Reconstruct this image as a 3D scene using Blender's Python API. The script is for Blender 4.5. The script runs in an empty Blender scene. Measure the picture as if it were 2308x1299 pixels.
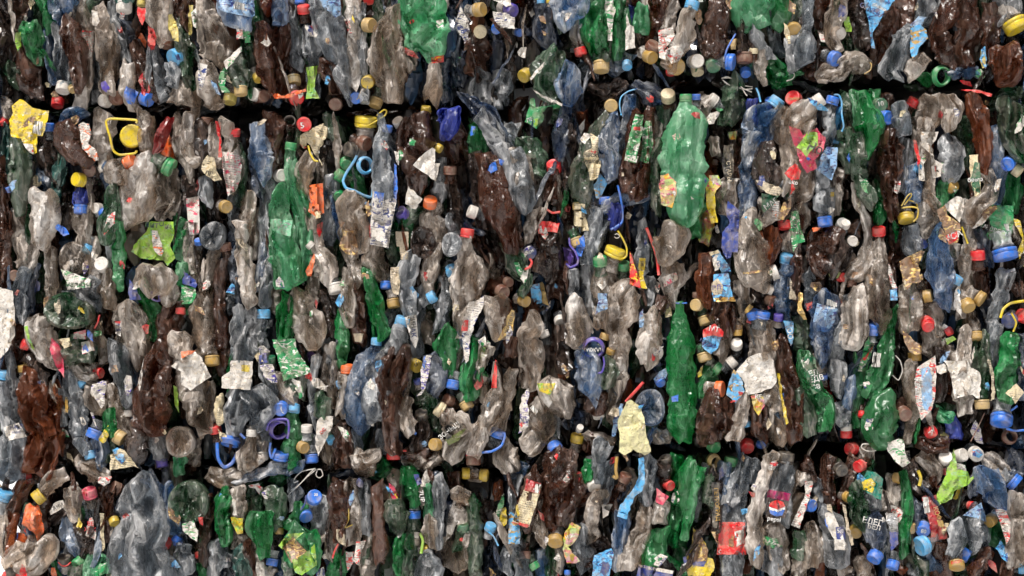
import bpy, bmesh, math, random
import numpy as np
from mathutils import Vector, Matrix
from mathutils.bvhtree import BVHTree
R=math.radians
rng=np.random.default_rng(7); random.seed(7)
D=4.0; CZ=1.25
sc=bpy.context.scene
col=bpy.data.collections.new("scene"); sc.collection.children.link(col)
def kf(dep): return .001*(D+dep)/D
def P(x,y,dep):
    k=kf(dep); return ((x-1154)*k, dep, CZ+(649.5-y)*k)
# ---------------------------------------------------------------- materials
PET={ # tint, opacity low, opacity high, dust amount
'clr':((.205,.165,.13),.14,.88,.95),'gry':((.10,.115,.13),.16,.82,.82),'blu':((.045,.11,.22),.18,.82,.62),
'nvy':((.014,.028,.06),.45,.92,.28),'brn':((.045,.014,.006),.66,.98,.11),'amb':((.15,.038,.010),.8,1,.13),
'drk':((.012,.008,.007),.8,1,.13),'grn':((.004,.17,.038),.6,.96,.2),'dgn':((.005,.045,.014),.6,.97,.2),
'lgn':((.06,.33,.15),.55,.93,.6),'tea':((.012,.10,.085),.8,1,.12),'ble':((.035,.06,.34),.8,1,.08),
'red':((.27,.012,.012),.8,1,.08),'sky':((.06,.32,.62),.8,1,.12),'olv':((.09,.13,.03),.8,1,.14),
'lim':((.18,.5,.02),.85,1,.1),'tan':((.4,.3,.14),.9,1,.2),'pur':((.09,.04,.28),.8,1,.1)}
SOL={'wht':(.66,.62,.57),'whi':(.78,.77,.74),'blk':(.012,.012,.012),'drk':(.03,.026,.024),'red':(.66,.015,.02),'mar':(.33,.01,.016),
'yll':(.68,.50,.01),'ylw':(.62,.50,.13),'yld':(.55,.38,.03),'och':(.42,.25,.05),'tan':(.50,.34,.13),'cre':(.66,.56,.36),'crm':(.60,.56,.30),
'crt':(.55,.46,.33),'gol':(.62,.42,.14),'org':(.80,.14,.02),'brn':(.15,.058,.036),'brl':(.24,.13,.07),'ble':(.02,.15,.60),'blp':(.03,.055,.26),
'nvy':(.02,.04,.17),'sky':(.09,.38,.68),'blu':(.22,.38,.58),'pur':(.07,.045,.33),'grn':(.015,.26,.08),'dgn':(.012,.12,.055),
'lgn':(.2,.5,.3),'lim':(.26,.48,.04),'tea':(.01,.17,.12),'olv':(.17,.22,.05),'pnk':(.66,.06,.13),'mag':(.40,.01,.12),'clr':(.5,.44,.37),'gry':(.36,.36,.35),
'slv':(.5,.5,.5),'grd':(.02,.09,.03)}
MIX={'lim':('lim','lgn'),'yll':('yll','wht'),'pnk':('pnk','mar'),'cre':('cre','tan'),'wht':('wht','crt'),'org':('org','mar'),'grn':('grn','lgn'),'red':('red','mar'),'rwh':('wht','red'),'whg':('wht','grn'),'whb':('wht','nvy'),'whp':('wht','pur'),'grw':('grn','wht'),'orw':('wht','org'),'skb':('sky','nvy'),
'bls':('blu','nvy'),'blo':('sky','och'),'ylr':('red','yll'),'pwr':('wht','pnk'),'wpk':('wht','pnk'),'ylg':('yll','lim'),'whr':('wht','red'),
'gyb':('lgn','gry'),'brl':('brl','gol'),'mul':('yll','red')}
MATS={}
def nt(name):
    m=bpy.data.materials.new(name); m.use_nodes=True; t=m.node_tree; t.nodes.clear()
    o=t.nodes.new('ShaderNodeOutputMaterial'); return m,t,o
def N(t,ty,**k):
    n=t.nodes.new(ty)
    for a,b in k.items():
        if a in n.bl_rna.properties: setattr(n,a,b)
        else: n.inputs[a].default_value=b
    return n
def mth(t,op,a,b=None,c=None,clamp=False):
    n=t.nodes.new('ShaderNodeMath'); n.operation=op; n.use_clamp=clamp
    for i,v in enumerate((a,b,c)):
        if v is None: continue
        if hasattr(v,'links'): t.links.new(v,n.inputs[i])
        else: n.inputs[i].default_value=v
    return n.outputs[0]
def rmp(t,src,a,b,lo=0.,hi=1.):
    n=t.nodes.new('ShaderNodeMapRange'); n.inputs[1].default_value=a; n.inputs[2].default_value=b
    n.inputs[3].default_value=lo; n.inputs[4].default_value=hi; t.links.new(src,n.inputs[0]); return n.outputs[0]
def mixc(t,f,a,b,bt='MIX'):
    n=t.nodes.new('ShaderNodeMix'); n.data_type='RGBA'; n.blend_type=bt
    for s,v in ((0,f),(6,a),(7,b)):
        if hasattr(v,'links'): t.links.new(v,n.inputs[s])
        else: n.inputs[s].default_value=v if s==0 else (*v,1)
    return n.outputs[2]
def tex(t,ty,vec,scale,**k):
    n=N(t,ty); n.inputs['Scale'].default_value=scale
    for a,b in k.items():
        a=a.replace('_',' ')
        if a in n.inputs: n.inputs[a].default_value=b
        else: setattr(n,a.replace(' ','_'),b)
    t.links.new(vec,n.inputs['Vector']); return n
def coords(t,sx=1,sy=1,sz=1):
    g=t.nodes.new('ShaderNodeNewGeometry'); mp=t.nodes.new('ShaderNodeMapping'); mp.inputs['Scale'].default_value=(sx,sy,sz)
    t.links.new(g.outputs['Position'],mp.inputs['Vector']); return g,mp.outputs[0]
def pet(c):
    if ('P',c) in MATS: return MATS['P',c]
    tint,lo,hi,dust=PET[c]
    m,t,o=nt('plastic_'+c); g,v=coords(t,1,1,.45); g2,v2=coords(t)
    rnd=g.outputs['Random Per Island']; rn2=mth(t,'FRACT',mth(t,'MULTIPLY',rnd,17.37)); rn3=mth(t,'FRACT',mth(t,'MULTIPLY',rnd,71.9))
    n1=tex(t,'ShaderNodeTexNoise',v,22,Detail=5,Roughness=.5,Distortion=.5).outputs['Fac']
    n2=tex(t,'ShaderNodeTexNoise',v2,150,Detail=5,Roughness=.7).outputs['Fac']
    n3=tex(t,'ShaderNodeTexNoise',v2,520,Detail=2).outputs['Fac']
    # warped crease net: fine folds and long folds running down the bottle
    wn=tex(t,'ShaderNodeTexNoise',v2,24,Detail=3)
    def warp(src,am):
        va=t.nodes.new('ShaderNodeVectorMath'); va.operation='MULTIPLY_ADD'; t.links.new(wn.outputs['Color'],va.inputs[0]); va.inputs[1].default_value=(am,am,am); t.links.new(src,va.inputs[2]); return va.outputs[0]
    g4,v4=coords(t,1,1,.22)
    w1=warp(v,.045); w2=warp(v4,.02)
    vl=tex(t,'ShaderNodeTexVoronoi',w2,40,feature='DISTANCE_TO_EDGE').outputs['Distance']
    f2=tex(t,'ShaderNodeTexVoronoi',w2,40).outputs['Distance']
    ns=tex(t,'ShaderNodeTexNoise',v4,38,Detail=4,Roughness=.5,Distortion=.6).outputs['Fac']
    ve=tex(t,'ShaderNodeTexVoronoi',w1,28,feature='DISTANCE_TO_EDGE').outputs['Distance']; crease=mth(t,'MAXIMUM',rmp(t,ve,.0,.05,1,0),rmp(t,vl,.0,.045,.8,0)); crease=mth(t,'MULTIPLY',crease,rmp(t,n1,.40,.60))
    dustf=mth(t,'MULTIPLY',mth(t,'MULTIPLY_ADD',rmp(t,ns,.36,.62),.65,mth(t,'MULTIPLY',rmp(t,n1,.40,.58),.5)),mth(t,'MULTIPLY',rmp(t,rn3,0,1,.35,1.15),dust),clamp=True)
    dustf=mth(t,'ADD',dustf,mth(t,'MULTIPLY',crease,.16+dust*.5),clamp=True)
    tv=mixc(t,rnd,tuple(x*.5 for x in tint),tuple(min(1,x*1.45) for x in tint))
    dv=mixc(t,rnd,(.60,.51,.43),(.67,.63,.59))
    if c in('blu','gry','nvy'): dv=mixc(t,.5,dv,(.44,.51,.58))
    if c in('grn','lgn'): dv=mixc(t,.7,dv,(.28,.62,.38))
    if c in('brn','amb','drk'): dv=mixc(t,.7,dv,(.28,.13,.07))
    base=mixc(t,dustf,tv,dv)
    speck=rmp(t,n3,.67,.72); speck=mth(t,'MULTIPLY',speck,rmp(t,n2,.45,.6)); 
    base=mixc(t,mth(t,'MULTIPLY',speck,.75),base,(.05,.035,.025))
    grime=mth(t,'MULTIPLY',rmp(t,n2,.54,.72),.34 if dust>.3 else .2)
    base=mixc(t,grime,base,tuple(x*.38 for x in tint) if dust<.3 else (.16,.125,.09))
    lw=N(t,'ShaderNodeLayerWeight'); lw.inputs[0].default_value=.5; fz=mth(t,'POWER',lw.outputs['Facing'],2.2); op=rmp(t,n1,.38,.58,lo,hi); op=mth(t,'MULTIPLY',op,rmp(t,rn2,0,1,.55,1.1),clamp=True); op=mth(t,'ADD',op,mth(t,'MULTIPLY',fz,.6),clamp=True); op=mth(t,'ADD',op,mth(t,'MULTIPLY',crease,.3),clamp=True)
    p=N(t,'ShaderNodeBsdfPrincipled'); t.links.new(base,p.inputs['Base Color'])
    p.inputs['Specular IOR Level'].default_value=.62
    t.links.new(rmp(t,n1,.35,.65,.24,.42 if dust>.3 else .34),p.inputs['Roughness'])
    p.inputs['Coat Weight'].default_value=.5; p.inputs['Coat Roughness'].default_value=.24
    # flat crinkle facets: every cell tilts its own way
    def crink(src,sc_):
        vv=tex(t,'ShaderNodeTexVoronoi',src,sc_); q1=t.nodes.new('ShaderNodeVectorMath'); q1.operation='SUBTRACT'; t.links.new(vv.outputs['Color'],q1.inputs[0]); q1.inputs[1].default_value=(.5,.5,.5)
        q2=t.nodes.new('ShaderNodeVectorMath'); q2.operation='SUBTRACT'; t.links.new(src,q2.inputs[0]); t.links.new(vv.outputs['Position'],q2.inputs[1])
        q3=t.nodes.new('ShaderNodeVectorMath'); q3.operation='DOT_PRODUCT'; t.links.new(q1.outputs[0],q3.inputs[0]); t.links.new(q2.outputs[0],q3.inputs[1]); return q3.outputs['Value']
    b=N(t,'ShaderNodeBump'); b.inputs['Strength'].default_value=1.; b.inputs['Distance'].default_value=1.
    hgt=mth(t,'ADD',mth(t,'MULTIPLY',crink(w1,28),.95),mth(t,'MULTIPLY',crink(w2,64),.42)); hgt=mth(t,'ADD',hgt,mth(t,'MULTIPLY_ADD',n2,.0006,mth(t,'MULTIPLY',f2,.0012)))
    t.links.new(hgt,b.inputs['Height']); t.links.new(b.outputs[0],p.inputs['Normal'])
    tl=N(t,'ShaderNodeBsdfTranslucent'); t.links.new(mixc(t,.55,base,tuple(min(1,x*1.8) for x in tint)),tl.inputs['Color']); t.links.new(b.outputs[0],tl.inputs['Normal'])
    m1=N(t,'ShaderNodeMixShader'); m1.inputs[0].default_value=.36 if c in('grn','lgn','amb','ble','red','sky') else .2; t.links.new(p.outputs[0],m1.inputs[1]); t.links.new(tl.outputs[0],m1.inputs[2])
    tr=N(t,'ShaderNodeBsdfTransparent'); mx=max(tint); tr.inputs[0].default_value=(*[min(1,(x/mx)**.5*(.93 if mx>.2 else .8)) for x in tint],1)
    m2=N(t,'ShaderNodeMixShader'); t.links.new(op,m2.inputs[0]); t.links.new(tr.outputs[0],m2.inputs[1]); t.links.new(m1.outputs[0],m2.inputs[2])
    t.links.new(m2.outputs[0],o.inputs[0]); MATS['P',c]=m; return m
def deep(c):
    # bottles packed in behind: dirty, tint darkened to stand for shade, nothing shows through
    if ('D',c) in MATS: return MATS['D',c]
    tint=PET[c][0]; m,t,o=nt('shaded_dirty_plastic_'+c); g,v=coords(t,1,1,.3); n=tex(t,'ShaderNodeTexNoise',v,45,Detail=3).outputs['Fac']
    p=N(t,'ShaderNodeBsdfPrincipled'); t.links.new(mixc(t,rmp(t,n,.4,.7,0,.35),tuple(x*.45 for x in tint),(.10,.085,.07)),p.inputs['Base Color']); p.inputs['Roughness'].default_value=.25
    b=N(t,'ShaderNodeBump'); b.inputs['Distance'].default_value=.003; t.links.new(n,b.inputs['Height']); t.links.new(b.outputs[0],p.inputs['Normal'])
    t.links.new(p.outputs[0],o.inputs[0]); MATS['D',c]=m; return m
def sol(c,kind='S'):
    if (kind,c) in MATS: return MATS[kind,c]
    a,bc=(SOL[c],None) if c in SOL and not(kind=='L' and c in MIX) else (SOL[MIX[c][0]],SOL[MIX[c][1]])
    m,t,o=nt(('cap_plastic_' if kind=='S' else 'printed_film_')+c); g,v=coords(t)
    n1=tex(t,'ShaderNodeTexNoise',v,60,Detail=6,Roughness=.65).outputs['Fac']
    n2=tex(t,'ShaderNodeTexNoise',v,240,Detail=5,Roughness=.7).outputs['Fac']
    rnd=g.outputs['Random Per Island']
    base=mixc(t,rnd,tuple(x*(.62 if kind=='S' else .8) for x in a),tuple(min(1,x*.95) for x in a))
    if bc:
        solid=c in('lim','yll','pnk','cre','wht','org','grn','red')
        g3,v3=coords(t,1,1,2.2)
        n4=tex(t,'ShaderNodeTexNoise',v3,48,Detail=3,Roughness=.6,Distortion=1.2).outputs['Fac']
        base=mixc(t,rmp(t,n4,.575,.66,0,.7) if solid else rmp(t,n4,.555,.575),base,bc)
    if kind=='L' and min(a)>.25 and c not in('wht','crm','whg','pwr'):   # rows of small print
        sp=t.nodes.new('ShaderNodeSeparateXYZ'); t.links.new(v,sp.inputs[0])
        row=mth(t,'LESS_THAN',mth(t,'FRACT',mth(t,'MULTIPLY_ADD',sp.outputs[2],190.,mth(t,'MULTIPLY',sp.outputs[0],30.))),.42)
        gx,vx=coords(t,1,1,.12); wd=tex(t,'ShaderNodeTexNoise',vx,420,Detail=1).outputs['Fac']; zn=tex(t,'ShaderNodeTexNoise',v,28,Detail=1).outputs['Fac']
        base=mixc(t,mth(t,'MULTIPLY',mth(t,'MULTIPLY',row,rmp(t,wd,.47,.5)),rmp(t,zn,.47,.52,0,.75)),base,(.06,.06,.08))
    if c=='mul':
        vv=tex(t,'ShaderNodeTexVoronoi',v,75); hs=N(t,'ShaderNodeHueSaturation'); hs.inputs['Saturation'].default_value=1.3; hs.inputs['Value'].default_value=.6
        t.links.new(vv.outputs['Color'],hs.inputs['Color']); base=mixc(t,.45,base,hs.outputs[0])
    d=mth(t,'MULTIPLY',rmp(t,n1,.42,.66),.6 if kind=='L' else .5)
    base=mixc(t,d,base,(.30,.25,.19))
    base=mixc(t,mth(t,'MULTIPLY',rmp(t,n2,.56,.68),.75 if kind=='L' else .5),base,(.07,.05,.035))
    p=N(t,'ShaderNodeBsdfPrincipled'); t.links.new(base,p.inputs['Base Color']); p.inputs['Roughness'].default_value=.42 if kind=='S' else .5
    t.links.new(rmp(t,n1,.3,.7,.25,.6),p.inputs['Roughness'])
    if c in('gol','slv'): p.inputs['Metallic'].default_value=.6
    b=N(t,'ShaderNodeBump'); b.inputs['Strength'].default_value=.4; b.inputs['Distance'].default_value=.0012
    t.links.new(mth(t,'ADD',n2,mth(t,'MULTIPLY',n1,1.5 if kind=='L' else .4)),b.inputs['Height']); t.links.new(b.outputs[0],p.inputs['Normal'])
    t.links.new(p.outputs[0],o.inputs[0]); MATS[kind,c]=m; return m
def barcode():
    if 'bar' in MATS: return MATS['bar']
    m,t,o=nt('barcode_print'); g,v=coords(t,1,0,0)
    n=tex(t,'ShaderNodeTexNoise',v,520,Detail=1).outputs['Fac']
    g,v=coords(t); d=tex(t,'ShaderNodeTexNoise',v,90,Detail=4).outputs['Fac']
    base=mixc(t,rmp(t,n,.5,.53),(.62,.60,.56),(.03,.03,.03)); base=mixc(t,rmp(t,d,.5,.75,0,.6),base,(.4,.36,.3))
    p=N(t,'ShaderNodeBsdfPrincipled'); t.links.new(base,p.inputs['Base Color']); p.inputs['Roughness'].default_value=.5
    t.links.new(p.outputs[0],o.inputs[0]); MATS['bar']=m; return m
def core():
    m,t,o=nt('shade_dark_bale_core'); g,v=coords(t)
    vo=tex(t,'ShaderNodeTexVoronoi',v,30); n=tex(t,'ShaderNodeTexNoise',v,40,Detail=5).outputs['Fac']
    base=mixc(t,n,(.006,.005,.005),(.035,.03,.028))  # near-black colour stands for the shade deep between the bottles
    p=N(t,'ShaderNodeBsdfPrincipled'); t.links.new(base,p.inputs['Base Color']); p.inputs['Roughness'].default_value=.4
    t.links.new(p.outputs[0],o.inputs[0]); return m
# ---------------------------------------------------------------- geometry
def cr(pts,n):
    p=np.array(pts,float)
    if len(p)==1: p=np.vstack([p-[0,p[0,2]*.7,0],p,p+[0,p[0,2]*.7,0]]); p[0,2]*=.75; p[2,2]*=.75
    s=np.r_[0,np.cumsum(np.hypot(*(np.diff(p[:,:2],axis=0).T))+1e-3)]
    q=np.vstack([2*p[0]-p[1],p,2*p[-1]-p[-2]]); q[0,2]=p[0,2]; q[-1,2]=p[-1,2]
    L=s[-1]; n=n(L); u=np.linspace(0,L,n); i=np.clip(np.searchsorted(s,u,side='right')-1,0,len(p)-2)
    t=((u-s[i])/(s[i+1]-s[i]))[:,None]
    a,b,c,d=q[i],q[i+1],q[i+2],q[i+3]
    r=.5*((2*b)+(-a+c)*t+(2*a-5*b+4*c-d)*t*t+(-a+3*b-3*c+d)*t**3)
    lin=q[i+1]*(1-t)+q[i+2]*t; r[:,2]=.35*r[:,2]+.65*lin[:,2]; r[:,:2]=.6*r[:,:2]+.4*lin[:,:2]
    r[:,2]=np.maximum(r[:,2],1.5); return r,L,u
def tri(x): return 2*np.abs(2*(x-np.floor(x+.5)))-1
def facets(X,Y,cell,amp,r):
    w=X.max()-X.min(); h=Y.max()-Y.min(); n=int(min(150,max(6,w*h/(cell*cell*1.7))))
    sx=r.uniform(X.min(),X.max(),n); sy=r.uniform(Y.min(),Y.max(),n)
    dx=X.ravel()[:,None]-sx; dy=Y.ravel()[:,None]-sy
    d=np.sqrt(dx*dx+(dy*.55)**2); d-=d.min(1)[:,None]; wt=np.exp(-d/(cell*.035)); wt/=wt.sum(1)[:,None]
    hh=(wt*(r.normal(0,cell*.15,n)+dx*r.normal(0,.52,n)+dy*r.normal(0,.24,n))).sum(1)
    return (hh*amp).reshape(X.shape)
def bottle(pts,dep,seed,cap,step=4.,M=36,crum=1.,thk=1.):
    """crushed bottle skin: rings along a spine, in photo millimetres. returns verts(px,py,depth mm), quads"""
    r=np.random.default_rng(seed)
    W0=max(q[2] for q in pts); M=M if M<30 else int(min(84,max(24,W0*1.5)))
    c,L,u=cr(pts,lambda L:int(min(120,max(9,L/step))))
    n=len(c); w=c[:,2].copy()
    d=np.gradient(c[:,:2],axis=0); d/=np.hypot(d[:,0],d[:,1])[:,None]+1e-9; nx,ny=-d[:,1],d[:,0]
    W=w.mean()
    # side outlines kinked independently
    def kink(a,wl): 
        k=max(3,int(L/wl)+2); return np.interp(np.linspace(0,k-1,n),np.arange(k),r.normal(0,a,k))
    e=min(n//3,max(2,int(W*.55/ (L/n+1e-6))))
    f=np.ones(n); uu=(np.arange(e)+.35)/e; pw=r.uniform(1.3,5); ed=np.clip(1-(1-uu)**pw,0,1)**(1/pw); pw=r.uniform(1.3,5); ed2=np.clip(1-(1-uu)**pw,0,1)**(1/pw)
    if not cap: f[:e]*=ed
    f[-e:]*=ed2[::-1]
    fr=np.clip(np.arange(n)/max(1,e),0,1) if cap else np.ones(n)
    ks=min(1,17/W); wl=w*f*(1+ks*fr*np.clip(kink(.12,17)+kink(.07,7),-.32,.34)); wr=w*f*(1+ks*fr*np.clip(kink(.12,17)+kink(.07,7),-.32,.34))
    th=np.clip(w*.62+3,5,27)*thk*f*np.clip(1+kink(.16,30),.6,1.5)
    if cap: 
        q=np.clip(np.arange(n)*(L/n)/(W*1.1+4),0,1); th=th*q+(w*.9)*(1-q)
    cx=c[:,0]+nx*kink(.05*W,40)*fr; cy=c[:,1]+ny*kink(.05*W,40)*fr
    a=np.linspace(0,2*np.pi,M,endpoint=False)[None,:]
    ca,sa=np.cos(a),np.sin(a)
    lat=np.sign(ca)*np.abs(ca)**.85; dp=np.sign(sa)*np.abs(sa)**r.uniform(1.1,2.4)
    lat=np.where(lat>0,lat*wr[:,None],lat*wl[:,None])
    Y=np.repeat(u[:,None],M,1); Xp=lat+np.where(sa<0,0,1000)
    # long pleats
    nf=r.uniform(.7,2.4)*max(1,W/30)**.5; ph=r.uniform(0,1); wob=kink(.22,45)
    ple=tri(lat/(W+1)*nf*.5+ph+wob[:,None]); amp=r.uniform(.15,.8)*(1 if crum>0 else 0)
    edge=np.clip(1-(lat/(w[:,None]*f[:,None]+.5))**4,0,1)
    dz=ple*amp*th[:,None]*edge
    rib=np.sin(u/ r.uniform(2.6,4.2)*1.0)[:,None]*(0.8 if r.random()<.22 else 0)
    ca_=r.uniform(.4,1.05)*crum; fc=facets(lat,Y,30,1.5*ca_,r)+facets(lat,Y,13,.55*ca_,r)
    if W<12: fc*=.6
    dz=dz+fc*np.clip(edge*1.2,.15,1)*fr[:,None]*np.clip(f,.2,1)[:,None]+rib
    jl=facets(lat+500,Y,14,.35*crum,r)*fr[:,None]
    Z=-(dp*th[:,None])-np.where(sa>-.2,dz,-dz*.3)
    ew=np.zeros(n); ew[-e:]=(np.arange(e)+1)/e*r.normal(0,.38)
    if not cap: ew[:e]+=(e-np.arange(e))/e*r.normal(0,.38)
    xs=np.linspace(-W*1.4,W*1.4,6); jg=np.zeros(lat.shape)
    wE=np.zeros(n); wE[-e:]=(np.arange(e)+1)/e; jg+=wE[:,None]*np.interp(lat,xs,r.normal(0,.30*W+1,6))
    if not cap: wE=np.zeros(n); wE[:e]=(e-np.arange(e))/e; jg+=wE[:,None]*np.interp(lat,xs,r.normal(0,.30*W+1,6))
    sl=ew[:,None]*lat+jg*.8
    px=cx[:,None]+nx[:,None]*(lat+jl)+d[:,:1]*sl; py=cy[:,None]+ny[:,None]*(lat+jl)+d[:,1:]*sl+facets(lat-500,Y,18,.25*crum,r)*fr[:,None]
    V=np.stack([px,py,Z],-1).reshape(-1,3)
    V[:,2]+=dep*1000
    i=np.arange(n-1)[:,None]*M; j=np.arange(M)[None,:]; j2=(j+1)%M
    F=np.stack([i+j,i+M+j,i+M+j2,i+j2],-1).reshape(-1,4)
    c0=len(V); V=np.vstack([V,V[:M].mean(0),V[(n-1)*M:n*M].mean(0)])
    jj=np.arange(M); j2=(jj+1)%M
    T=np.vstack([np.stack([jj,j2,np.full(M,c0)],-1),np.stack([(n-1)*M+j2,(n-1)*M+jj,np.full(M,c0+1)],-1)])
    return V,F,T,c
def base_end(pts,dep,seed):
    """moulded bottle base seen end on: petals round a sunken middle, wall running back into the pile"""
    r=np.random.default_rng(seed); p=np.array(pts); rx=p[:,2].max(); cy=(p[0,1]+p[-1,1])/2; cx=np.average(p[:,0],weights=p[:,2])
    ry=min(1.12*rx,max(.7*rx,(p[:,1].max()-p[:,1].min())/2+4)); K=64; rr=np.r_[np.linspace(.03,.9,16),.95,.985,1.,.99,.97,.94]; th=np.linspace(0,2*np.pi,K,endpoint=False)
    Rr,Th=np.meshgrid(rr,th,indexing='ij'); pet_=np.abs(np.cos(2.5*Th+r.uniform(0,6)))**.7
    prof=np.interp(Rr,[0,.12,.3,.6,.85,.97,1],[8,9,2,-5,-9,-3,4]); Z=prof*(rx/38)+ (1-pet_)*np.interp(Rr,[0,.2,.6,.95,1],[0,5,9,3,0])*(rx/38)
    back=np.zeros(len(rr)); back[-3:]=[10,30,60]; Z+=back[:,None]
    wob=1+.05*np.sin(2*Th+r.uniform(0,6))+.04*np.sin(3*Th+r.uniform(0,6))
    X=cx+Rr*rx*np.cos(Th)*wob; Y=cy+Rr*ry*np.sin(Th)*wob
    Z+=facets(X,Y,16,.8,r)*np.where(Rr<.98,1,0)+facets(X,Y,7,.5,r)*np.where(Rr<.98,1,0)
    V=np.stack([X,Y,Z+dep*1000-8],-1).reshape(-1,3); n=len(rr); M=K
    i=np.arange(n-1)[:,None]*M; j=np.arange(M)[None,:]; j2=(j+1)%M
    F=np.stack([i+j,i+j2,i+M+j2,i+M+j],-1).reshape(-1,4); V=np.vstack([V,V[:M].mean(0)]); jj=np.arange(M)
    return V,F,np.stack([(jj+1)%M,jj,np.full(M,n*M)],-1),p
def towld(V,dep):
    k=kf(dep); o=np.empty_like(V); o[:,0]=(V[:,0]-1154)*k; o[:,1]=V[:,2]*.001; o[:,2]=CZ+(649.5-V[:,1])*k
    return o
def basis(ang,tilt):
    a,t=R(ang),R(tilt); ax=Vector((math.cos(a)*math.cos(t),-math.sin(t),math.sin(a)*math.cos(t)))
    up=Vector((0,1,0)) if abs(ax.y)<.9 else Vector((0,0,1))
    s=ax.cross(up).normalized(); return ax,s,ax.cross(s).normalized()
def lathe(prof,ctr,ax,s,q,seg,rib=None):
    V=[];F=[]
    for k,(r_,h) in enumerate(prof):
        for i in range(seg):
            a=2*math.pi*i/seg; rr=r_*(1+(rib[k]*(1 if i%2 else -1) if rib else 0))
            V.append(ctr+ax*h+s*(rr*math.cos(a))+q*(rr*math.sin(a)))
    for k in range(len(prof)-1):
        for i in range(seg):
            j=(i+1)%seg; F.append((k*seg+i,k*seg+j,(k+1)*seg+j,(k+1)*seg+i))
    return V,F
def cap_geo(x,y,r,ang,tilt,dep,ring=False,big=False):
    """closure: knurled skirt, tamper band below a gap, domed rim"""
    k=kf(dep); r=r*k; ax,s,q=basis(ang,tilt); ctr=Vector(P(x,y,dep)); h=r*(1.15 if not big else .75)
    if ring:
        prof=[(r*.80,-.7*h),(r*.98,-.7*h),(r*.98,-.35*h),(r*1.1,-.3*h),(r*1.1,-.1*h),(r*.96,-.05*h),(r*.93,.45*h),(r*.78,.45*h),(r*.76,-.6*h)]
        V,F=lathe(prof,ctr,ax,s,q,28); return V,F,[]
    seg=44; b=-.5*h-r*.14
    prof=[(r*.6,b),(r*1.0,b),(r*1.01,b+r*.24),(r*.93,b+r*.28),(r*.93,b+r*.33),(r*.99,b+r*.36),(r*1.0,b+r*.42),(r*.985,.36*h),(r*.95,.45*h),(r*.86,.5*h),(r*.80,.5*h),(r*.77,.485*h),(r*.4,.49*h),(r*.02,.49*h)]
    rib=[0,0,0,0,0,.012,.02,.02,.006,0,0,0,0,0]
    V,F=lathe(prof,ctr,ax,s,q,seg,rib)
    np_=[(r*.05,b+r*.3),(r*.72,b+r*.3),(r*.72,b-r*.15),(r*.86,b-r*.2),(r*.86,b-r*.32),(r*.74,b-r*.38),(r*.76,b-r*.9),(r*.95,b-r*1.4)]
    V2,F2=lathe(np_,ctr,ax,s,q,24)
    return V,F,(V2,F2)
def mesh(name,V,F,mats,smooth=None,midx=None):
    me=bpy.data.meshes.new(name)
    if isinstance(V,np.ndarray):
        V=V.astype(np.float32); me.vertices.add(len(V)); me.vertices.foreach_set('co',V.ravel())
        quads,tris=F; nl=quads.size+tris.size; me.loops.add(nl); me.loops.foreach_set('vertex_index',np.r_[quads.ravel(),tris.ravel()].astype(np.int32))
        npoly=len(quads)+len(tris); me.polygons.add(npoly)
        st=np.r_[np.arange(len(quads))*4,len(quads)*4+np.arange(len(tris))*3].astype(np.int32)
        me.polygons.foreach_set('loop_start',st)
        if midx is not None: me.polygons.foreach_set('material_index',midx.astype(np.int32))
    else:
        me.from_pydata([tuple(v) for v in V],[],F)
    for m in mats: me.materials.append(m)
    sm=(not isinstance(V,np.ndarray) and name not in('torn_label','label','barcode')) or isinstance(V,np.ndarray) if smooth is None else smooth; me.polygons.foreach_set('use_smooth',np.full(len(me.polygons),sm)); me.update(); me.validate()
    if isinstance(V,np.ndarray) and smooth is None: me.set_sharp_from_angle(angle=R(24))
    return me
def obj(name,me,parent=None,**tags):
    o=bpy.data.objects.new(name,me); col.objects.link(o)
    if parent is not None: 
        o.parent=parent
        if me is not None and parent.get('_o') is not None:
            pass
    for k,v in tags.items(): o[k]=v
    return o
def recenter(o,me,c):
    me.transform(Matrix.Translation(-Vector(c))); o.location=c
def patch(poly,cell=5.,torn=1.2,r=None):
    """outline polygon in mm -> clipped grid mesh (x,y) verts, faces"""
    pts=[]
    p=[Vector((a,-b,0)) for a,b in poly]; n=len(p)
    for i in range(n):
        a,b=p[i],p[(i+1)%n]; k=max(1,int((b-a).length/7)); nv=Vector((-(b-a).y,(b-a).x,0)).normalized() if (b-a).length>0 else Vector()
        for j in range(k):
            v=a.lerp(b,j/k)
            if torn: v=v+nv*random.gauss(0,torn*(1 if j else .4))
            pts.append(v)
    bm=bmesh.new()
    try: bm.faces.new([bm.verts.new(v) for v in pts])
    except Exception: bm.free(); return None
    bmesh.ops.triangulate(bm,faces=bm.faces[:])
    cutgrid(bm,cell)
    V=np.array([v.co[:] for v in bm.verts]); bm.verts.index_update(); F=[[v.index for v in f.verts] for f in bm.faces]; bm.free()
    V[:,1]*=-1; return V,F
def cutgrid(bm,cell):
    xs=[v.co.x for v in bm.verts]; ys=[v.co.y for v in bm.verts]
    for ax,lo,hi in ((0,min(xs),max(xs)),(1,min(ys),max(ys))):
        k=int((hi-lo)/cell)
        for i in range(1,k+1):
            co=[0,0,0]; no=[0,0,0]; co[ax]=lo+(hi-lo)*i/(k+1)+.0137; no[ax]=1
            bmesh.ops.bisect_plane(bm,geom=bm.verts[:]+bm.edges[:]+bm.faces[:],plane_co=co,plane_no=no,dist=1e-5)
SKY,SUN,EXP=.045,3.9,.52
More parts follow.
